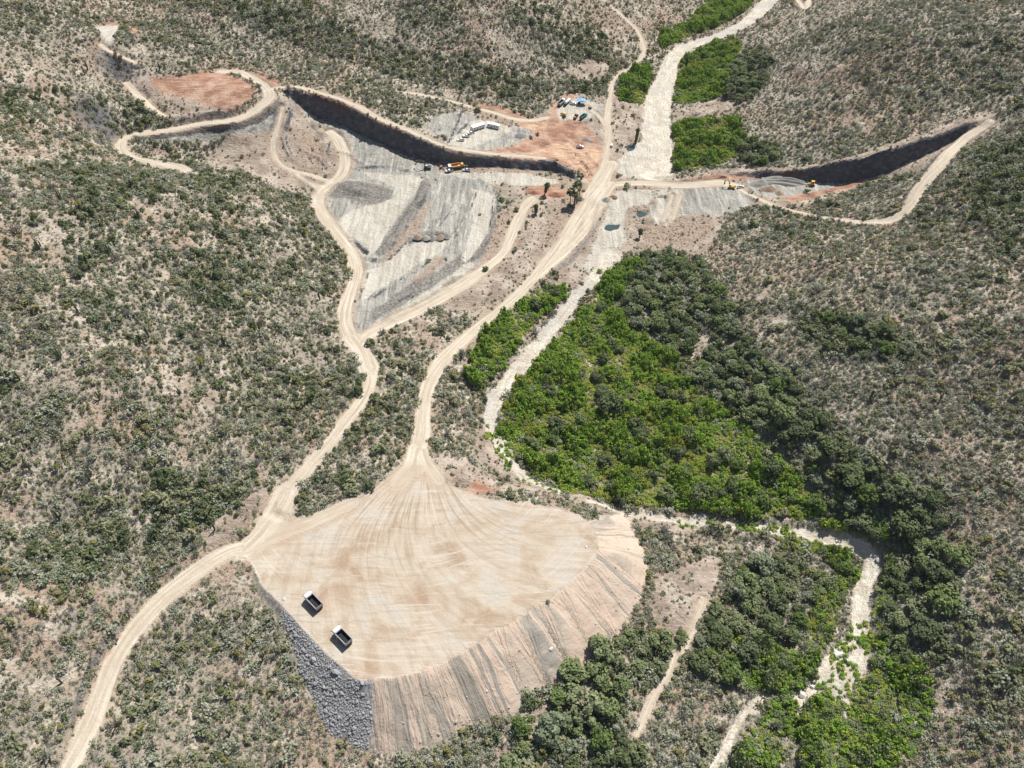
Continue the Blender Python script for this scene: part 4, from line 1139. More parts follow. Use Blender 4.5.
# ---------------------------------------------------------------- pools
def water_material():
    g = G("pool_water")
    g.b.inputs["Base Color"].default_value = (0.05, 0.075, 0.07, 1)
    g.b.inputs["Roughness"].default_value = 0.08
    g.b.inputs["Specular IOR Level"].default_value = 0.5
    g.bump(g.noise(g.pos(), 1.2, 2), 0.1, 0.1)
    return g.m
M_WATER = water_material()
for P, zb in POOL_W:
    c = P[:, :2].mean(0)
    ring = c + (P[:, :2] - c) * 1.12
    n = len(ring)
    V = np.concatenate([[[c[0], c[1], zb - 0.25]], np.column_stack([ring, np.full(n, zb - 0.25)])])
    F = [(0, 1 + i, 1 + (i + 1) % n) for i in range(n)]
    me = raw_mesh('pool_water', V, F)
    me.materials.append(M_WATER)
    o = bpy.data.objects.new('pool_water', me); COL.objects.link(o)
    o['kind'] = 'structure'

# ---------------------------------------------------------------- tagging and building blocks
def tag(o, label, cat, group=None):
    o['label'] = label; o['category'] = cat
    if group: o['group'] = group
    return o
def link(name, me, parent=None, loc=None, rot=None, scale=None):
    o = bpy.data.objects.new(name, me)
    COL.objects.link(o)
    if parent: o.parent = parent
    if loc is not None: o.location = loc
    if rot is not None: o.rotation_euler = rot
    if scale is not None: o.scale = scale
    return o
class MB:
    """collects solids and links them as one mesh"""
    def __init__(self): self.V, self.F = [], []
    def put(self, V, F):
        o = len(self.V)
        self.V += [tuple(v) for v in V]; self.F += [tuple(i + o for i in f) for f in F]
        return self
    def box(self, c, s, pitch=0.0, yaw=0.0, taper=1.0):
        M = Matrix.Translation(c) @ Matrix.Rotation(yaw, 4, 'Z') @ Matrix.Rotation(pitch, 4, 'Y')
        V = []
        for z in (-1, 1):
            k = taper if z > 0 else 1.0
            for x, y in ((-1, -1), (1, -1), (1, 1), (-1, 1)):
                V.append(M @ Vector((x * s[0] / 2 * k, y * s[1] / 2 * k, z * s[2] / 2)))
        return self.put(V, [(3, 2, 1, 0), (4, 5, 6, 7), (0, 1, 5, 4), (1, 2, 6, 5), (2, 3, 7, 6), (3, 0, 4, 7)])
    def prism(self, prof, y0, y1):
        """profile in x, z swept from y0 to y1"""
        n = len(prof)
        V = [(x, y0, z) for x, z in prof] + [(x, y1, z) for x, z in prof]
        F = [tuple(range(n)), tuple(range(2 * n - 1, n - 1, -1))] + [((i + 1) % n, i, n + i, n + (i + 1) % n) for i in range(n)]
        return self.put(V, F)
    def cyl(self, a, b, r, n=14, r2=None):
        a, b = Vector(a), Vector(b)
        d = (b - a).normalized()
        u = d.orthogonal().normalized(); w = d.cross(u)
        V = []
        for p, q in ((a, r), (b, r if r2 is None else r2)):
            V += [p + (u * math.cos(2 * math.pi * k / n) + w * math.sin(2 * math.pi * k / n)) * q for k in range(n)]
        F = [tuple(range(n - 1, -1, -1)), tuple(range(n, 2 * n))] + [(k, (k + 1) % n, n + (k + 1) % n, n + k) for k in range(n)]
        return self.put(V, F)
    def beam(self, a, b, w, h, w2=None, h2=None):
        """a bar of rectangular section from a to b"""
        a, b = Vector(a), Vector(b)
        d = (b - a).normalized()
        side = Vector((0, 1, 0)) if abs(d.y) < 0.9 else Vector((1, 0, 0))
        up = d.cross(side).normalized()
        V = []
        for p, ww, hh in ((a, w, h), (b, w2 or w, h2 or h)):
            for i, j in ((-1, -1), (1, -1), (1, 1), (-1, 1)):
                V.append(p + side * i * ww / 2 + up * j * hh / 2)
        return self.put(V, [(3, 2, 1, 0), (4, 5, 6, 7), (0, 1, 5, 4), (1, 2, 6, 5), (2, 3, 7, 6), (3, 0, 4, 7)])
    def build(self, name, mat, parent=None, bevel=0.0):
        bm = bmesh.new()
        vs = [bm.verts.new(v) for v in self.V]
        for f in self.F:
            try: bm.faces.new([vs[i] for i in f])
            except ValueError: pass
        bmesh.ops.recalc_face_normals(bm, faces=bm.faces)
        if bevel: bmesh.ops.bevel(bm, geom=[e for e in bm.edges if e.calc_face_angle(0) > 0.6], offset=bevel, segments=2, affect='EDGES', clamp_overlap=True)
        me = bpy.data.meshes.new(name)
        bm.to_mesh(me); bm.free()
        me.materials.append(mat)
        return link(name, me, parent)

def kids(o): return [c for c in bpy.data.objects if c.parent == o]
def copy_tree(o, parent=None):
    c = o.copy(); COL.objects.link(c); c.parent = parent
    for k in kids(o): copy_tree(k, c)
    return c

M = {k: paint(k, *a) for k, a in {
    'white_paint': ((0.80, 0.80, 0.78), 0.4, 0, 0.25), 'grey_steel': ((0.42, 0.43, 0.45), 0.5, 0.2, 0.4), 'dark_steel': ((0.05, 0.05, 0.055), 0.6, 0, 0.4),
    'yellow_paint': ((0.70, 0.42, 0.05), 0.45, 0, 0.3), 'orange_paint': ((0.60, 0.28, 0.06), 0.5, 0, 0.35), 'red_paint': ((0.34, 0.06, 0.04), 0.5, 0, 0.35), 'blue_paint': ((0.16, 0.34, 0.48), 0.5, 0, 0.2),
    'teal_paint': ((0.06, 0.27, 0.27), 0.5, 0, 0.25), 'silver_paint': ((0.50, 0.53, 0.57), 0.35, 0.3, 0.2), 'rubber': ((0.03, 0.03, 0.03), 0.9, 0, 0.5), 'glass_dark': ((0.02, 0.025, 0.03), 0.12, 0, 0.05),
    'bed_liner': ((0.018, 0.017, 0.016), 0.9, 0, 0.06), 'box_grey': ((0.33, 0.34, 0.37), 0.5, 0.1, 0.3), 'lamp_lens': ((0.75, 0.72, 0.65), 0.2, 0, 0.0), 'tail_lens': ((0.40, 0.02, 0.015), 0.3, 0, 0.0), 'rim_metal': ((0.5, 0.5, 0.5), 0.4, 0.5, 0.4), 'timber': ((0.3, 0.2, 0.12), 0.8, 0, 0.3)}.items()}  # the black bed tone also paints the shade inside open truck boxes

def wheels(t, spots, r, w):
    for x, y in spots:
        k = 1 if y > 0 else -1
        wh = MB().cyl((x, y - w / 2, r), (x, y + w / 2, r), r, 18).build('wheel', M['rubber'], t)
        MB().cyl((x, y + k * (w / 2 - 0.02), r), (x, y + k * (w / 2 + 0.03), r), r * 0.55, 12).build('rim', M['rim_metal'], wh)

def dump_truck(cab='white_paint', body='white_paint', inner_skin='bed_liner'):
    t = link('dump_truck', None)
    MB().box((0.0, 0, 0.86), (8.3, 0.95, 0.30)).box((-3.0, 0, 0.62), (2.4, 2.0, 0.18)).box((3.3, 0, 0.62), (0.2, 2.0, 0.2)).build('chassis', M['dark_steel'], t)
    c = MB().prism([(2.55, 0.75), (4.45, 0.75), (4.5, 1.15), (4.42, 1.75), (4.1, 2.85), (3.9, 2.98), (2.62, 2.98), (2.55, 2.85)], -1.24, 1.24).build('cab', M[cab], t, 0.06)
    MB().put([(4.445, -1.08, 1.8), (4.445, 1.08, 1.8), (4.15, 1.0, 2.72), (4.15, -1.0, 2.72)], [(0, 1, 2, 3)]).put([(4.475, -1.08, 1.8), (4.475, 1.08, 1.8), (4.18, 1.0, 2.72), (4.18, -1.0, 2.72)], [(0, 1, 2, 3)]).build('windscreen', M['glass_dark'], c)
    for s in (-1, 1):
        MB().prism([(2.95, 1.85), (4.2, 1.85), (3.98, 2.68), (2.95, 2.68)], s * 1.235, s * 1.258).build('window', M['glass_dark'], c)
        MB().box((4.62, s * 1.42, 2.15), (0.12, 0.25, 0.5)).build('mirror', M['dark_steel'], c)
        MB().box((4.5, s * 0.9, 1.0), (0.08, 0.34, 0.2)).build('headlight', M['lamp_lens'], t)
        MB().box((-4.22, s * 1.0, 0.85), (0.06, 0.34, 0.16)).build('tail_light', M['tail_lens'], t)
    MB().box((4.56, 0, 0.62), (0.18, 2.45, 0.34)).build('bumper', M['grey_steel'], t, 0.03)
    b = MB().box((-1.0, 0, 1.33), (6.3, 2.5, 0.14)).box((-1.0, 1.2, 2.0), (6.3, 0.12, 1.3)).box((-1.0, -1.2, 2.0), (6.3, 0.12, 1.3)).box((2.09, 0, 2.1), (0.14, 2.28, 1.5)).box((-4.12, 0, 1.92), (0.10, 2.28, 1.1))
    for s in (-1, 1):
        for k in range(6): b.box((-3.9 + k * 1.16, s * 1.30, 1.95), (0.12, 0.10, 1.15))
        b.box((-1.0, s * 1.27, 2.62), (6.35, 0.2, 0.12))
    b.box((2.42, 0, 2.88), (0.7, 2.4, 0.08))
    bo = b.build('dump_box', M[body], t)
    MB().box((-1.0, 0, 1.43), (6.1, 2.26, 0.04)).box((-1.0, 1.125, 2.0), (6.06, 0.02, 1.1)).box((-1.0, -1.125, 2.0), (6.06, 0.02, 1.1)).box((2.0, 0, 2.0), (0.02, 2.2, 1.1)).build('liner', M[inner_skin], bo)  # sheets added inside the box; the default black paints in its shade
    MB().cyl((1.3, 1.1, 0.85), (2.35, 1.1, 0.85), 0.32).build('fuel_tank', M['grey_steel'], t)
    MB().cyl((2.35, -1.0, 0.9), (2.35, -1.0, 3.2), 0.08, 8).build('exhaust', M['grey_steel'], t)
    wheels(t, [(3.35, 1.05), (3.35, -1.05), (-2.1, 0.95), (-2.1, -0.95), (-3.4, 0.95), (-3.4, -0.95)], 0.52, 0.5)
    return t

def excavator(paint_key='yellow_paint', boom=((1.0, 1.9), (3.4, 4.9), (5.6, 3.6), (5.3, 1.2)), swing=0.0):
    t = link('excavator', None)
    for s in (-1, 1):
        tr = MB().prism([(-2.0, 0.25), (-1.7, 0.02), (1.7, 0.02), (2.0, 0.25), (2.0, 0.65), (1.7, 0.92), (-1.7, 0.92), (-2.0, 0.65)], s * 1.2 - 0.3, s * 1.2 + 0.3).build('track', M['dark_steel'], t)
        m = MB()
        for k in range(7): m.cyl((-1.5 + 0.5 * k, s * 1.2 - 0.32, 0.3), (-1.5 + 0.5 * k, s * 1.2 + 0.32, 0.3), 0.17, 8)
        m.build('track_roller', M['grey_steel'], tr)
    MB().box((0, 0, 0.6), (2.0, 2.0, 0.4)).cyl((0, 0, 0.75), (0, 0, 1.05), 0.75, 16).build('undercarriage', M['dark_steel'], t)
    b = MB().box((-0.7, 0, 1.5), (3.4, 2.6, 0.9)).box((-1.2, -0.3, 2.08), (2.2, 1.7, 0.3)).build('machine_body', M[paint_key], t, 0.06)
    MB().prism([(-2.4, 1.0), (-2.4, 2.0), (-2.75, 1.9), (-2.9, 1.5), (-2.75, 1.1)], -1.25, 1.25).build('counterweight', M['dark_steel'], t)
    c = MB().prism([(-0.1, 1.6), (1.25, 1.6), (1.3, 2.2), (1.05, 3.0), (-0.1, 3.0)], 0.35, 1.3).build('cab', M['white_paint'] if paint_key != 'dark_steel' else M['grey_steel'], t, 0.04)
    for y in (0.34, 1.31): MB().prism([(0.1, 2.05), (1.2, 2.05), (1.0, 2.85), (0.1, 2.85)], y - 0.012, y + 0.012).build('window', M['glass_dark'], c)
    p = [Vector((x, -0.1, z)) for x, z in boom]
    MB().beam(p[0], (p[0] + p[1]) / 2 + Vector((-0.3, 0, 0.5)), 0.45, 0.6, 0.45, 0.75).beam((p[0] + p[1]) / 2 + Vector((-0.3, 0, 0.5)), p[1], 0.45, 0.75, 0.4, 0.5).build('boom', M[paint_key], t)
    MB().beam(p[1] + (p[1] - p[2]) * 0.18, p[2], 0.36, 0.55, 0.32, 0.35).build('stick', M[paint_key], t)
    MB().cyl(p[0] + Vector((0.5, 0.35, 0.1)), (p[0] + p[1]) / 2 + Vector((0, 0.35, 0.3)), 0.09, 8).cyl((p[0] + p[1]) / 2 + Vector((-0.1, 0, 1.0)), p[1] + (p[1] - p[2]) * 0.15, 0.09, 8).build('hydraulic_ram', M['grey_steel'], t)
    q = p[2]; e = p[3]
    MB().prism([(q.x + 0.2, q.z), (q.x - 0.2, q.z), (e.x - 0.55, e.z + 0.9), (e.x - 0.5, e.z + 0.3), (e.x + 0.1, e.z), (e.x + 0.55, e.z + 0.25), (e.x - 0.05, e.z + 0.55), (e.x + 0.05, e.z + 1.1)], -0.65, 0.45).build('bucket', M['dark_steel'], t)
    return t

def bulldozer(paint_key='yellow_paint'):
    t = link('bulldozer', None)
    for s in (-1, 1):
        MB().prism([(-1.9, 0.5), (-1.5, 0.04), (1.6, 0.04), (1.9, 0.4), (1.6, 0.8), (-1.3, 1.15), (-1.8, 0.95)], s * 1.0 - 0.28, s * 1.0 + 0.28).build('track', M['dark_steel'], t)
    MB().box((0.9, 0, 1.3), (2.0, 1.1, 1.0)).box((-0.6, 0, 1.0), (2.2, 1.4, 0.6)).build('engine_body', M[paint_key], t, 0.05)
    c = MB().prism([(-1.4, 1.3), (0.0, 1.3), (-0.1, 2.9), (-1.3, 2.9)], -0.75, 0.75).box((-0.7, 0, 3.0), (1.7, 1.8, 0.12)).build('cab', M[paint_key], t)
    for s in (-1, 1): MB().prism([(-1.25, 1.75), (-0.2, 1.75), (-0.25, 2.75), (-1.2, 2.75)], s * 0.75 - 0.012, s * 0.75 + 0.012).build('window', M['glass_dark'], c)
    MB().prism([(2.5, 0.05), (2.75, 0.05), (2.55, 0.5), (2.6, 1.1), (2.45, 1.1), (2.4, 0.5)], -1.7, 1.7).build('blade', M['grey_steel'], t)
    MB().beam((0.2, 1.4, 0.6), (2.5, 1.4, 0.5), 0.16, 0.25).beam((0.2, -1.4, 0.6), (2.5, -1.4, 0.5), 0.16, 0.25).build('push_arm', M[paint_key], t)
    MB().cyl((1.2, 0.3, 1.7), (1.2, 0.3, 2.6), 0.08, 8).build('exhaust', M['dark_steel'], t)
    return t

def wheel_loader(paint_key='yellow_paint'):
    t = link('wheel_loader', None)
    MB().box((-1.6, 0, 1.5), (2.6, 1.7, 1.1)).box((1.0, 0, 1.0), (2.2, 1.0, 0.7)).build('machine_body', M[paint_key], t, 0.06)
    c = MB().prism([(-0.5, 1.6), (0.7, 1.6), (0.6, 3.2), (-0.45, 3.2)], -0.75, 0.75).box((0.05, 0, 3.27), (1.5, 1.7, 0.1)).build('cab', M[paint_key], t)
    for s in (-1, 1): MB().prism([(-0.35, 2.1), (0.55, 2.1), (0.5, 3.05), (-0.35, 3.05)], s * 0.75 - 0.012, s * 0.75 + 0.012).build('window', M['glass_dark'], c)
    MB().beam((0.9, 0.5, 1.7), (3.1, 0.5, 0.8), 0.2, 0.35).beam((0.9, -0.5, 1.7), (3.1, -0.5, 0.8), 0.2, 0.35).build('lift_arm', M[paint_key], t)
    MB().prism([(3.0, 0.25), (4.2, 0.12), (4.2, 0.18), (3.3, 0.45), (3.25, 1.1), (3.5, 1.35), (3.1, 1.3), (2.95, 0.8)], -1.35, 1.35).build('bucket', M['grey_steel'], t)
    wheels(t, [(1.3, 0.95), (1.3, -0.95), (-1.6, 0.95), (-1.6, -0.95)], 0.75, 0.55)
    return t

def pickup(paint_key='white_paint'):
    t = link('pickup_truck', None)
    MB().prism([(-2.65, 0.45), (2.55, 0.45), (2.65, 0.7), (2.6, 1.05), (1.15, 1.15), (-0.75, 1.15), (-2.65, 1.12)], -0.92, 0.92).build('body', M[paint_key], t, 0.06)
    MB().box((-1.7, 0, 1.155), (1.7, 1.5, 0.03)).build('cargo_bed', M['bed_liner'], t)
    c = MB().prism([(-0.85, 1.1), (1.2, 1.1), (0.45, 1.78), (-0.7, 1.78)], -0.82, 0.82).build('cab', M[paint_key], t, 0.05)
    MB().put([(1.19, -0.72, 1.17), (1.19, 0.72, 1.17), (0.53, 0.68, 1.76), (0.53, -0.68, 1.76)], [(0, 1, 2, 3)]).build('windscreen', M['glass_dark'], c)
    for s in (-1, 1): MB().prism([(-0.7, 1.2), (0.95, 1.2), (0.4, 1.68), (-0.62, 1.68)], s * 0.82 - 0.012, s * 0.82 + 0.012).build('window', M['glass_dark'], c)
    MB().box((2.68, 0, 0.55), (0.12, 1.75, 0.22)).build('bumper', M['grey_steel'], t)
    for s in (-1, 1): MB().box((2.62, s * 0.7, 0.88), (0.06, 0.3, 0.16)).build('headlight', M['lamp_lens'], t)
    wheels(t, [(1.6, 0.82), (1.6, -0.82), (-1.6, 0.82), (-1.6, -0.82)], 0.38, 0.26)
    return t

def tanker(paint_key='white_paint'):
    t = link('tanker_truck', None)
    MB().box((0, 0, 0.85), (8.0, 0.95, 0.3)).build('chassis', M['dark_steel'], t)
    c = MB().prism([(2.4, 0.7), (4.2, 0.7), (4.25, 1.5), (3.95, 2.75), (2.4, 2.8)], -1.2, 1.2).build('cab', M[paint_key], t, 0.06)
    MB().put([(4.26, -1.0, 1.6), (4.26, 1.0, 1.6), (4.0, 0.95, 2.65), (4.0, -0.95, 2.65)], [(0, 1, 2, 3)]).build('windscreen', M['glass_dark'], c)
    tk = MB().cyl((-4.0, 0, 2.05), (2.0, 0, 2.05), 1.1, 20).build('tank', M[paint_key], t, 0.08)
    MB().cyl((-1.0, 0, 3.1), (-1.0, 0, 3.3), 0.3, 12).build('hatch', M['grey_steel'], tk)
    wheels(t, [(3.3, 1.0), (3.3, -1.0), (-2.2, 0.95), (-2.2, -0.95), (-3.3, 0.95), (-3.3, -0.95)], 0.5, 0.45)
    return t

def site_office(L):
    t = link('site_office', None)
    MB().box((0, 0, 1.6), (L, 2.6, 2.6)).build('wall', M['white_paint'], t)
    MB().prism([(-L / 2 - 0.12, 2.905), (L / 2 + 0.12, 2.905), (L / 2 + 0.12, 3.0), (0, 3.12), (-L / 2 - 0.12, 3.0)], -1.42, 1.42).build('roof', M['white_paint'], t)
    m = MB()
    for k in (-1, 0, 1): m.box((k * L * 0.4, 0, 0.15), (0.5, 2.0, 0.3))
    m.build('support_block', M['grey_steel'], t)
    d = MB().box((-L * 0.12, -1.315, 1.33), (0.9, 0.05, 2.0)).build('door', M['grey_steel'], t)
    MB().box((-L * 0.12 + 0.34, -1.36, 1.3), (0.06, 0.06, 0.16)).build('handle', M['dark_steel'], d)
    for k in (-0.36, 0.1, 0.32): MB().box((k * L, -1.312, 1.9), (1.1, 0.03, 0.8)).build('window', M['glass_dark'], t)
    MB().box((-L * 0.12, -1.75, 0.12), (1.2, 0.75, 0.24)).build('doorstep', M['timber'], t)
    MB().box((L * 0.515, 0.4, 2.2), (0.35, 0.8, 0.6)).build('air_conditioner', M['grey_steel'], t)
    return t

def put(t, at, heading, label, cat, group=None, dz=0.0, scale=1.0):
    """stand a thing at a point of the ground, tilted with the slope under it"""
    p = px(*at) if len(at) == 2 else Vector(at)
    h = math.radians(heading)
    f = Vector((math.cos(h), math.sin(h), 0))
    e = 2.0
    gz = lambda a, b: float(ground(a, b))
    nx_, ny_ = (gz(p.x + e, p.y) - gz(p.x - e, p.y)) / (2 * e), (gz(p.x, p.y + e) - gz(p.x, p.y - e)) / (2 * e)
    up = Vector((-max(-0.3, min(0.3, nx_)), -max(-0.3, min(0.3, ny_)), 1)).normalized()
    side = up.cross(f).normalized(); f2 = side.cross(up)
    t.matrix_world = Matrix.Translation((p.x, p.y, p.z + dz)) @ Matrix((f2, side, up)).transposed().to_4x4() @ Matrix.Scale(scale, 4)
    return tag(t, label, cat, group)

# ---------------------------------------------------------------- vehicles and machines on the works
tr1 = dump_truck('white_paint', 'box_grey')
tr1_size = (0.93, 1.22, 1.3)
put(tr1, (314.5, 604), 137, 'upper of two white dump trucks on the pad, dark empty box', 'dump truck', 'white dump trucks on the spoil pad', 0.05, 0.95)
tr2 = copy_tree(tr1)
put(tr2, (343.5, 639), 137, 'lower of two white dump trucks, nearest the grey rock face', 'dump truck', 'white dump trucks on the spoil pad', 0.05, 0.95)
for t in (tr1, tr2):
    t.matrix_world = t.matrix_world @ Matrix.Diagonal((*tr1_size, 1))

put(excavator('dark_steel', ((1.0, 1.9), (4.2, 5.4), (7.4, 4.6), (7.8, 1.0))), (427, 168), 175, 'dark excavator with its arm stretched left below the cut face', 'excavator')
put(dump_truck('white_paint', 'orange_paint', 'orange_paint'), (454, 168), 200, 'orange bodied dump truck parked under the dark cut face', 'dump truck', None, 0.05, 1.05)
put(wheel_loader(), (462, 167), 20, 'yellow wheel loader beside the orange dump truck', 'loader')
pk = pickup('silver_paint')
put(pk, (449, 171.5), 195, 'silver pickup in front of the orange dump truck', 'pickup', None, 0.05)
p2 = copy_tree(pk)
put(p2, (466.5, 171), 185, 'silver pickup right of the yellow wheel loader', 'pickup', None, 0.05)

PW = pickup('white_paint')
put(PW, (460.6, 141), 200, 'white pickup nearest the rim of the cut in the parking row', 'pickup', 'white pickups parked by the site offices', 0.05)
for a, b, lb in ((465.8, 136.8, 'white pickup in the middle of the parking row'), (470.8, 133.8, 'white pickup closest to the site offices in the parking row')):
    put(copy_tree(PW), (a, b), 200, lb, 'pickup', 'white pickups parked by the site offices', 0.05)
put(site_office(11.5), (477.5, 128.5), 42, 'long white site office standing behind the parked pickups', 'site office', 'white site offices')
put(site_office(8.5), (493, 127.5), -8, 'shorter white site office at the end of the gravel yard', 'site office', 'white site offices')

put(dump_truck('white_paint', 'grey_steel'), (561, 104), 60, 'white cabbed truck with a dark box left of the tanker', 'truck', None, 0.05)
put(tanker(), (567, 103.5), 60, 'white tanker truck in the upper equipment yard', 'tanker')
put(pickup('white_paint'), (573, 104.5), 10, 'white pickup between the tanker and the blue shelter', 'pickup', None, 0.05, 1.1)
t = link('shelter', None)
MB().prism([(-3.6, 2.9), (3.6, 2.9), (3.6, 3.0), (0, 3.7), (-3.6, 3.0)], -2.6, 2.6).build('roof', M['blue_paint'], t)
for x in (-3.3, 3.3):
    for y in (-2.3, 2.3): MB().cyl((x, y, -0.2), (x, y, 2.92), 0.09, 8).build('post', M['grey_steel'], t)
MB().box((-1.4, 0.4, 0.6), (1.8, 1.2, 1.2)).build('storage_box', M['dark_steel'], t)
put(t, (581, 104), 8, 'open sided shelter with a pale blue roof', 'shelter')
put(bulldozer(), (563.5, 116), 120, 'yellow bulldozer left of the teal truck', 'bulldozer')
put(wheel_loader('red_paint'), (575.5, 117.5), 70, 'dark red loader beside the teal truck', 'loader')
put(dump_truck('teal_paint', 'teal_paint'), (583, 118), 55, 'teal truck parked on the lower side of the equipment yard', 'truck', None, 0.05, 0.9)
put(pickup('silver_paint'), (580, 147.5), 10, 'silver pickup standing alone on the red earth', 'pickup', None, 0.05)
put(excavator('yellow_paint', ((1.0, 1.9), (2.6, 5.6), (4.6, 4.9), (4.9, 2.0))), (731, 188.5), 150, 'yellow excavator with raised arm at the end of the dam road', 'excavator')
put(pickup('white_paint'), (740.5, 188), 20, 'white pickup behind the yellow excavator', 'pickup', None, 0.05)
put(bulldozer(), (811, 186), 170, 'yellow bulldozer beside the spread gravel heap', 'bulldozer', None, 0.0, 1.15)

def trailer_unit(name, key):
    t = link(name, None)
    MB().prism([(-1.3, 0.5), (1.3, 0.5), (1.3, 1.4), (1.0, 1.65), (-1.1, 1.65), (-1.3, 1.4)], -0.75, 0.75).build('housing', M[key], t, 0.05)
    MB().beam((1.2, 0, 0.5), (2.3, 0, 0.45), 0.12, 0.12).build('drawbar', M['dark_steel'], t)
    MB().box((0.2, -0.76, 1.05), (1.2, 0.03, 0.5)).build('vent_panel', M['dark_steel'], t)
    wheels(t, [(0, 0.8), (0, -0.8)], 0.34, 0.2)
    return t
put(trailer_unit('air_compressor', 'red_paint'), (441, 168), 60, 'small red compressor trailer between excavator and orange truck', 'compressor')
put(trailer_unit('generator', 'dark_steel'), (589.5, 109), 30, 'small dark generator trailer right of the blue shelter', 'generator')
put(trailer_unit('water_pump', 'white_paint'), (611.5, 146.5), 80, 'white pump trailer beside the road above the junction', 'pump')
put(trailer_unit('water_pump', 'dark_steel'), (617.5, 150), 80, 'dark pump trailer beside the blue pool', 'pump')

# ---------------------------------------------------------------- gravel heaps
def heap_mesh(name, L, W, Hh, mat, ridged=False):
    nx_, ny_ = 40, 28
    x, y = np.meshgrid(np.linspace(-1, 1, nx_), np.linspace(-1, 1, ny_), indexing='ij')
    r = np.sqrt(x * x + y * y)
    sd = random.uniform(0, 90)
    z = np.clip(1 - r, 0, 1) ** (0.9 if not ridged else 0.55) * (1 + 0.3 * fbm(x * 5 + sd, y * 5, 3, 3))
    if ridged: z = z * (0.8 + 0.2 * np.sin(y * 14 + 1.5 * x))
    z = np.minimum(z, 0.95)
    V = np.stack([x * L / 2, y * W / 2, z * Hh - 0.12], -1).reshape(-1, 3)
    ids = np.arange(nx_ * ny_).reshape(nx_, ny_)
    F = np.stack([ids[:-1, :-1], ids[1:, :-1], ids[1:, 1:], ids[:-1, 1:]], -1).reshape(-1, 4)
    F = F[(r.ravel()[F] < 1.12).all(1)]
    me = raw_mesh(name, V, F)
    me.materials.append(mat)
    return me
def gravel(name, a, b):
    g = G(name)
    P = g.pos()
    g.put(g.b.inputs["Base Color"], g.mix(g.noise(P, 0.9, 4, 0.7), a, b))
    g.bump(g.noise(P, 1.5, 3), 0.5, 0.5)
    return g.m
MG, MBR, MT = gravel('grey_gravel', (0.20, 0.19, 0.165), (0.36, 0.34, 0.30)), gravel('brown_gravel', (0.22, 0.16, 0.11), (0.38, 0.29, 0.21)), gravel('tan_gravel', (0.30, 0.265, 0.21), (0.47, 0.42, 0.34))
MRD = gravel('red_gravel', (0.22, 0.10, 0.065), (0.36, 0.19, 0.13))
for at, L, W, hh, mt, hd, rg, lb in [((761, 184), 15, 10, 3.8, MG, 10, False, 'grey gravel heap nearest the yellow excavator'), ((770, 190), 13, 10, 3.6, MBR, -30, False, 'brown earth heap in front of the grey gravel'),
        ((779, 194), 8, 7, 2.6, MBR, 0, False, 'small brown earth heap beside the narrow track'), ((788, 182.5), 34, 12, 4.0, MG, -14, True, 'long gravel heap with combed terraces beside the bulldozer'),
        ((534, 193.5), 9, 6, 2.4, MRD, 0, False, 'left dark red earth heap below the cut'), ((556, 195), 12, 7, 2.2, MRD, 0, False, 'right dark red earth heap near the palms'), ((520, 135.5), 10, 7, 3.0, MG, 30, False, 'grey rubble heap on the yard rim'),
        ((606.5, 200), 7, 6, 2.2, MG, 30, False, 'grey rock heap beside the haul road junction'), ((613, 197), 6, 4, 1.5, MRD, 0, False, 'reddish earth heap beside the haul road junction'), ((587, 140), 9, 5, 2.0, MG, -15, False, 'grey heap on the slope below the equipment yard'), ((646, 228), 9, 5, 1.7, MBR, 20, False, 'brown earth heap between the pool and the brown bank'), ((662, 196), 7, 4, 1.5, MT, 0, False, 'tan gravel heap below the dam road')]:
    p = px(*at)
    o = link('gravel_heap', heap_mesh('gravel_heap', L, W, hh, mt, rg), None, p, (0, 0, math.radians(hd)))
    tag(o, lb, 'gravel heap', 'heaps of gravel and earth')

for i, (a, b, lb) in enumerate([(411, 238.5, 'leftmost small heap in the row tipped across the graded gravel'), (418, 237, 'second small heap from the left in the tipped row'), (425.5, 237.5, 'third small heap from the left in the tipped row'),
        (433, 237.5, 'fourth small heap from the left in the tipped row'), (440.5, 237, 'fifth small heap from the left in the tipped row'), (448, 236, 'rightmost small heap in the row tipped across the graded gravel')]):
    o = link('gravel_heap', heap_mesh('gravel_heap', random.uniform(5.5, 7), random.uniform(5, 6), random.uniform(1.6, 2.3), (MG, MBR, MG)[i % 3], False), None, px(a, b), (0, 0, random.uniform(0, 3)))
    tag(o, lb, 'gravel heap', 'row of tipped heaps')

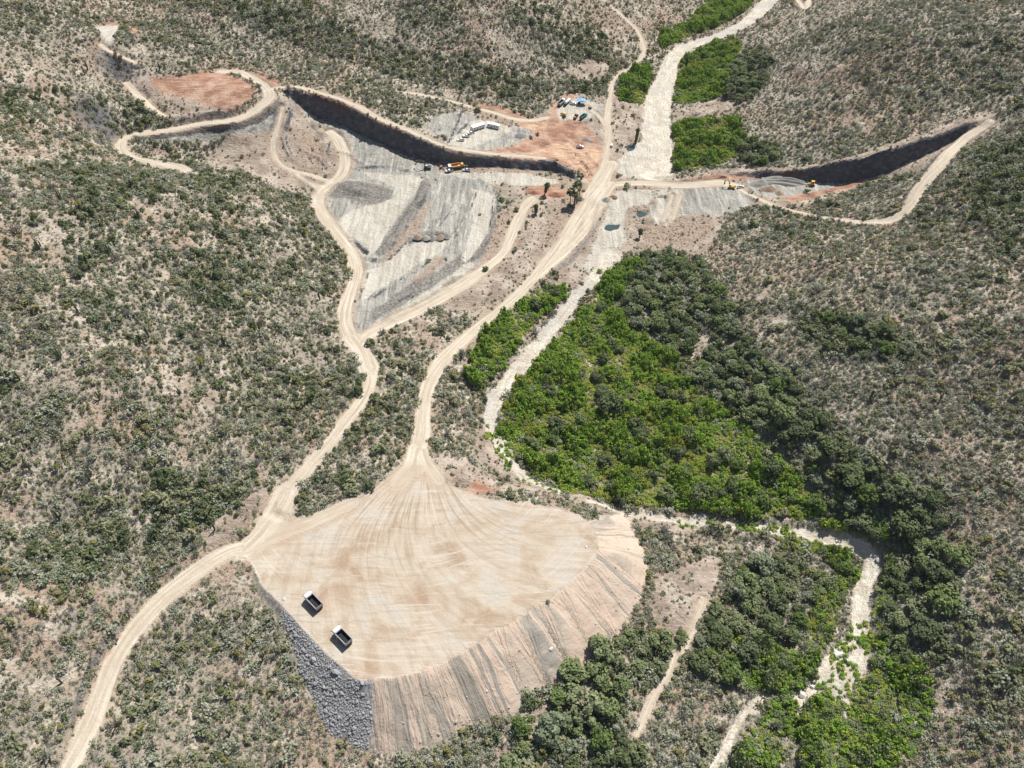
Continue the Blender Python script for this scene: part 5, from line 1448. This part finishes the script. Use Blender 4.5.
# ---------------------------------------------------------------- boulders
M_PALE_ROCK = paint('pale_rock', (0.56, 0.54, 0.50), 0.9, 0, 0.5, 0.15)
BM = [rock_mesh(f'boulder_{k}', M_PALE_ROCK, 2) for k in range(4)]
for a, b, r, lb in [(818, 661, 1.9, 'broad pale boulder on the left edge of the stony stream bed'), (838, 655, 1.9, 'broad pale boulder in the middle of the stony stream bed'), (801, 695, 1.7, 'pale boulder at the head of the lower side channel'), (812, 687, 1.1, 'pale boulder above the side channel mouth'),
        (879, 560, 1.5, 'grey boulder on the outside of the stream bend'), (846, 660, 0.9, 'small pale boulder right of the broad one in the stream'), (857, 640, 0.8, 'small pale boulder in the narrowing stream bed'), (861, 703, 1.0, 'pale boulder in the bushes right of the stream end'),
        (284, 599, 0.75, 'single white boulder on the left edge of the spoil pad'), (551, 649, 0.8, 'single pale boulder lying halfway down the tip slope'), (487, 691, 0.5, 'small boulder low on the front tip slope'), (256, 573, 0.5, 'small pale boulder beside the pad corner at the road'),
        (624, 652, 0.7, 'pale boulder at the foot of the tip beside round trees'), (14, 588, 1.2, 'white boulder among scrub near the lower left frame edge'), (586, 547, 0.6, 'small grey boulder on the upper right pad rim'), (890, 566, 0.9, 'small grey boulder in shade beyond the stream bend')]:
    p = px(a, b)
    o = link('boulder', random.choice(BM), None, (p.x, p.y, p.z + 0.12 * r), (random.uniform(-.2, .2), random.uniform(-.2, .2), random.uniform(0, 6)), (r, r, r))
    tag(o, lb, 'boulder', 'boulders')

# ---------------------------------------------------------------- palms
M_PALM = leaf_material('palm_fronds', [(0.11, 0.14, 0.06), (0.14, 0.17, 0.08)], 0.25)
M_SKIRT = leaf_material('palm_skirt', [(0.11, 0.09, 0.065), (0.14, 0.115, 0.08)], 0.1)
def frond_mesh(name, n, L, droop, mat, el0=-0.5, el1=1.3):
    V, F = [], []
    for k in range(n):
        az = k * 2.399; el = el0 + (el1 - el0) * random.random()
        d = Vector((math.cos(az) * math.cos(el), math.sin(az) * math.cos(el), math.sin(el)))
        s = Vector((-math.sin(az), math.cos(az), 0)); u = s.cross(d)
        o = len(V)
        a, b = d * L * 0.3, d * L * 0.62 - Vector((0, 0, droop * 0.3)); c = d * L - Vector((0, 0, droop))
        V += [a - s * 0.05, a + s * 0.05, b + s * L * 0.26, b - s * L * 0.26, b + u * L * 0.06, c + s * L * 0.22, c - s * L * 0.22, c + d * 0.1]
        F += [(o, o + 1, o + 2, o + 4), (o, o + 4, o + 3, o + 3)[:3] and (o, o + 4, o + 3, o), (o + 4, o + 2, o + 5, o + 7), (o + 3, o + 4, o + 7, o + 6)]
    me = bpy.data.meshes.new(name)
    me.from_pydata([tuple(v) for v in V], [], [tuple(dict.fromkeys(f)) for f in F])
    at = me.attributes.new("tone", 'FLOAT', 'POINT')
    at.data.foreach_set("value", np.repeat(RNG.uniform(0.75, 1.2, n), 8).astype(np.float32))
    me.materials.append(mat)
    return me
def palm(base, h, r, skirt, label, lean=(0, 0)):
    p = px(*base)
    t = link('palm_tree', None, None, (p.x, p.y, p.z - 0.1))
    top = Vector((lean[0], lean[1], h))
    V, F = tube_path([(0, 0, 0), top * 0.33, top * 0.67, top], [0.42, 0.3, 0.27, 0.24], 8)
    me = raw_mesh('trunk', np.array([tuple(v) for v in V]), F); me.materials.append(M_BARK)
    link('trunk', me, t)
    link('crown', frond_mesh('crown', 44, r, 0.35 * r, M_PALM), t, top)
    if skirt:
        k = link('dead_frond_skirt', quads_mesh('dead_frond_skirt', *skirt_points(top, h, skirt)), t)
    return tag(t, label, 'palm tree', 'palm trees')
def skirt_points(top, h, frac):
    n = 420
    zz = RNG.uniform(1 - frac, 1.0, n); th = RNG.uniform(0, 6.283, n)
    rad = 1.35 * (0.75 + 0.25 * (zz - (1 - frac)) / frac) * RNG.uniform(0.5, 1.0, n)
    C = np.stack([np.cos(th) * rad + top.x * zz, np.sin(th) * rad + top.y * zz, zz * h], -1)
    Nn = np.stack([np.cos(th), np.sin(th), np.full(n, 0.3)], -1); Nn /= np.linalg.norm(Nn, axis=1, keepdims=True)
    return C, Nn, 0.4, RNG.uniform(0.7, 1.2, n), M_SKIRT
palm((579, 199), 17, 2.6, 0, 'tallest green fan palm at the back of the palm group')
palm((577, 203), 14.5, 2.7, 0, 'slender fan palm just in front of the tallest one')
palm((574, 205), 14.5, 2.2, 0, 'fan palm with a small crown in the middle of the group')
palm((570, 206), 11, 2.8, 0, 'fan palm on the left side of the palm group')
palm((574.5, 208), 10, 2.3, 0, 'lowest fan palm at the front of the group')
palm((635.5, 142.5), 10, 1.9, 0.92, 'dark shaggy palm standing beside the blue pool', (0.8, 0.2))
palm((685, 72), 12, 1.7, 0.9, 'dark shaggy palm alone in the green beside the upper river')
palm((544.5, 195), 7.5, 2.2, 0.7, 'dark shaggy palm leaning over the red earth heaps', (1.5, 0))
palm((536, 214), 6, 1.6, 0.8, 'short shaggy palm on dug ground below the red heaps')
palm((639.5, 238), 6, 1.7, 0.5, 'short palm at the edge of washed rock near the brown bank')

# ---------------------------------------------------------------- cardon cactuses
def cactus_mesh(name, arms):
    V, F = [], []
    def addt(P, R):
        v, f = tube_path(P, R, 9)
        o = len(V); V.extend(v); F.extend([tuple(i + o for i in q) for q in f])
    addt([(0, 0, -0.2), (0, 0, 1.5), (0.03, 0, 4.0), (0, 0.02, 5.7), (0, 0.02, 6.0)], [0.30, 0.36, 0.34, 0.26, 0.03])
    for k in range(arms):
        a = k * 2.1 + random.uniform(-0.4, 0.4); z = random.uniform(1.0, 2.4); r = random.uniform(0.7, 1.0); h = random.uniform(3.6, 5.4)
        c, s = math.cos(a), math.sin(a)
        addt([(0, 0, z), (c * r * 0.7, s * r * 0.7, z + 0.1), (c * r, s * r, z + 0.7), (c * r * 1.05, s * r * 1.05, h - 0.4), (c * r * 1.05, s * r * 1.05, h)], [0.2, 0.24, 0.25, 0.2, 0.03])
    me = raw_mesh(name, np.array([tuple(v) for v in V]), F)
    me.materials.append(M_CACTUS)
    return me
CACTI = [cactus_mesh(f'cactus_{k}', k) for k in (0, 1, 2, 3, 4)]
# ---------------------------------------------------------------- plants that stand as objects, each described by where it grows
PLACES = [(40,740,'in the lower left corner'),(30,650,'on the hillside at the lower left frame edge'),(45,560,'on the hillside at left below the scrub ridge'),(110,600,'left of the dirt road where it climbs to the pad'),
 (150,540,'on the slope above the road bend at left'),(215,470,'above the bare strip by the road'),(130,440,'in the middle of the left hillside'),(40,440,'on the left frame edge halfway up'),
 (150,690,'just right of the lower dirt road'),(210,620,'between the dirt road and the pad corner'),(255,590,'right beside the pad corner at the road'),(230,700,'on the slope below the grey rock face'),(290,720,'under the grey rock face'),(170,755,'at the bottom edge right of the road'),(260,755,'at the bottom edge below the rock face'),
 (340,755,'where the grey rock face meets the bottom edge'),(420,755,'below the front foot of the tip slope'),(500,740,'at the tip foot right of centre'),(560,700,'among the round trees at the tip foot'),(600,650,'where the tip slope meets the round trees'),(620,740,'at the bottom edge beside the sandy side track'),
 (655,690,'on the left side of the sandy side track'),(690,740,'right of the sandy side track near the bottom'),(660,610,'on bare ground right of the tip'),(640,540,'between the tip and the upper stream bed'),(710,580,'in the clearing below the stream'),(750,640,'in the clump left of the stream'),(780,580,'in the green bend inside the stream'),(830,600,'on the left bank of the stony stream'),
 (790,660,'between the stream and its side channel'),(760,740,'right of the lower side channel'),(830,730,'below the end of the stony stream'),(900,600,'in the dark trees beyond the stream bend'),(900,690,'right of the stony stream'),(960,620,'on the hillside right of the dark trees'),(960,720,'in the lower right corner hillside'),(1000,560,'on the right frame edge above the corner'),
 (920,530,'at the upper end of the dark tree belt'),(860,490,'at the dark tree belt bend'),(800,440,'in the middle of the dark tree belt'),(740,390,'in the tree belt beside the thicket'),(690,350,'in the tree belt above the thicket'),(650,300,'at the tree belt top near the brown bank'),(850,340,'in the dark clump on the right hillside'),(960,450,'on the right hillside'),(930,340,'high on the right hillside'),
 (600,420,'in the middle of the valley thicket'),(700,470,'in the lower valley thicket'),(560,460,'in the thicket beside the dry river'),(620,480,'near the lower edge of the thicket'),(520,330,'in the thicket left of the dry river'),(490,370,'beside the dry river below the haul road'),(450,400,'between the haul road and the dry river'),(360,460,'between the two haul roads above the pad'),(395,380,'on the strip between the haul roads'),(300,450,'above the left haul road'),
 (710,140,'in the green patch right of the upper river'),(700,80,'beside the upper river'),(760,80,'on the slope right of the upper river'),(635,85,'in the green left of the upper river'),(290,340,'on the hillside left of the haul road'),(200,350,'high on the left hillside'),(80,330,'on the upper left hillside'),(490,290,'beside the haul road at the thicket head')]
_pl = np.array([(a, b) for a, b, _ in PLACES], float)
WORDS = {'olive': 'olive green shrub', 'sage': 'pale grey green shrub', 'dark': 'dark green shrub', 'dry': 'leafless grey shrub', 'yellow': 'yellow green shrub', 'sparse': 'straggly shrub',
         'mesquite': 'round mid green tree', 'tdark': 'dark green tree', 'bright': 'bright green leafy tree', 'ash': 'grey green feathery tree', 'cactus': 'tall columnar cactus'}
RANK = ['largest', 'second largest', 'third largest', 'fourth largest', 'fifth largest', 'sixth largest', 'seventh largest', 'eighth largest']
_named = {}
def later(o, word, p, size):
    u, v, d = project(p.x, p.y, p.z)
    k = int(((_pl[:, 0] - u) ** 2 + (_pl[:, 1] - v) ** 2).argmin())
    _named.setdefault((word, PLACES[k][2]), []).append((size / d, u, o))
def give_labels():
    for (word, place), L in _named.items():
        L.sort(key=lambda q: -q[0])
        for i, (s, u, o) in enumerate(L):
            if len(f'{word} {place}'.split()) > (16 if len(L) == 1 else 15 if i == 0 or i >= len(RANK) else 14): word = word.replace('pale ', '').replace('leafy ', '').replace('round ', '')
            o['label'] = f"{word} {place}" if len(L) == 1 else f"{RANK[i]} {word} {place}" if i < len(RANK) else f"small {word} {place}"
for i in big:
    p = Vector((_sx[i], _sy[i], _sz[i] - 0.08))
    o = link('shrub', SHRUBS[_si[i]][1], None, p, (0, 0, random.uniform(0, 6.28)), (_sr[i], _sr[i] * random.uniform(0.85, 1.15), _sr[i] * random.uniform(0.85, 1.3)))
    tag(o, '', 'shrub', 'shrubs on the dry slopes')
    later(o, WORDS[_sk[i]], p, _sr[i])
for p, r, kd in _tr:
    hz = random.uniform(0.95, 1.25)
    t = link('tree', None, None, (p.x, p.y, p.z - 0.1), (0, 0, random.uniform(0, 6.28)), (r, r * random.uniform(0.85, 1.1), r * hz))
    link('trunk', random.choice(LIMBS), t)
    link('crown', random.choice([m for k2, m in TREES if k2 == kd]), t)
    tag(t, '', 'tree', 'trees of the valley floor')
    later(t, WORDS['tdark' if kd == 'dark' else kd], p, r)
cx = [(62,683),(139,702),(263,660),(61,359),(79,314),(295,356),(271,493),(149,337),(225,345),(180,395),(100,400),(30,470),(215,270),(110,255),(160,300),(320,300),(250,400),(40,250),(85,75),(120,68),(160,70),(88,70),
      (180,640),(230,735),(190,690),(130,560),(60,520),(90,480),(215,530),(20,380),(260,330),(140,220),(60,200),(1000,690),(980,330),(820,260),(940,400),(870,400)]
for a, b in cx:
    p = px(a, b)
    if float(samp(BUILT, p.x, p.y)) > -1: continue
    s = random.uniform(0.75, 1.1)
    o = link('cactus', random.choice(CACTI), None, (p.x, p.y, p.z - 0.05), (0, 0, random.uniform(0, 6.28)), (s * 1.15, s * 1.15, s))
    tag(o, '', 'cactus', 'columnar cactuses')
    later(o, WORDS['cactus'], p, s)
give_labels()
# small green bushes left standing among the works
for a, b, r, kd, lb in [(502, 201, 2.2, 'bright', 'bright green bush on the edge of the graded gravel'), (509, 223, 1.5, 'dark', 'small dark bush left of the pale haul road'), (526, 223, 1.3, 'dark', 'small dark bush right of the pale haul road'), (541, 216, 1.3, 'dark', 'small dark bush on dug ground near the short palm'),
        (600, 272, 1.8, 'bright', 'green bush where the thicket begins below the works'), (480, 215, 1.2, 'olive', 'olive bush alone on the graded gravel'), (272, 490, 1.6, 'dark', 'dark bush alone on the bare strip above the road'), (548, 602, 0.9, 'olive', 'small bush rooted on the pad rim')]:
    p = px(a, b)
    o = link('shrub', random.choice([m for k2, m in SHRUBS + THICKET if k2 == kd]), None, (p.x, p.y, p.z - 0.05), (0, 0, random.uniform(0, 6)), (r, r, r * 1.1))
    tag(o, lb, 'shrub', 'bushes among the works')

# ---------------------------------------------------------------- the air over the valley
hz_ = MB().box((0, 500, 120), (2600, 3000, 320)).build('haze', bpy.data.materials.new('haze_air'))
hz_['kind'] = 'stuff'
hm = hz_.data.materials[0]
hm.use_nodes = True
hm.node_tree.nodes.remove(hm.node_tree.nodes["Principled BSDF"])
pv = hm.node_tree.nodes.new("ShaderNodeVolumePrincipled")
pv.inputs["Color"].default_value = (0.86, 0.92, 1.0, 1)
pv.inputs["Density"].default_value = HAZE_DENSITY
hm.node_tree.links.new(pv.outputs[0], hm.node_tree.nodes["Material Output"].inputs["Volume"])
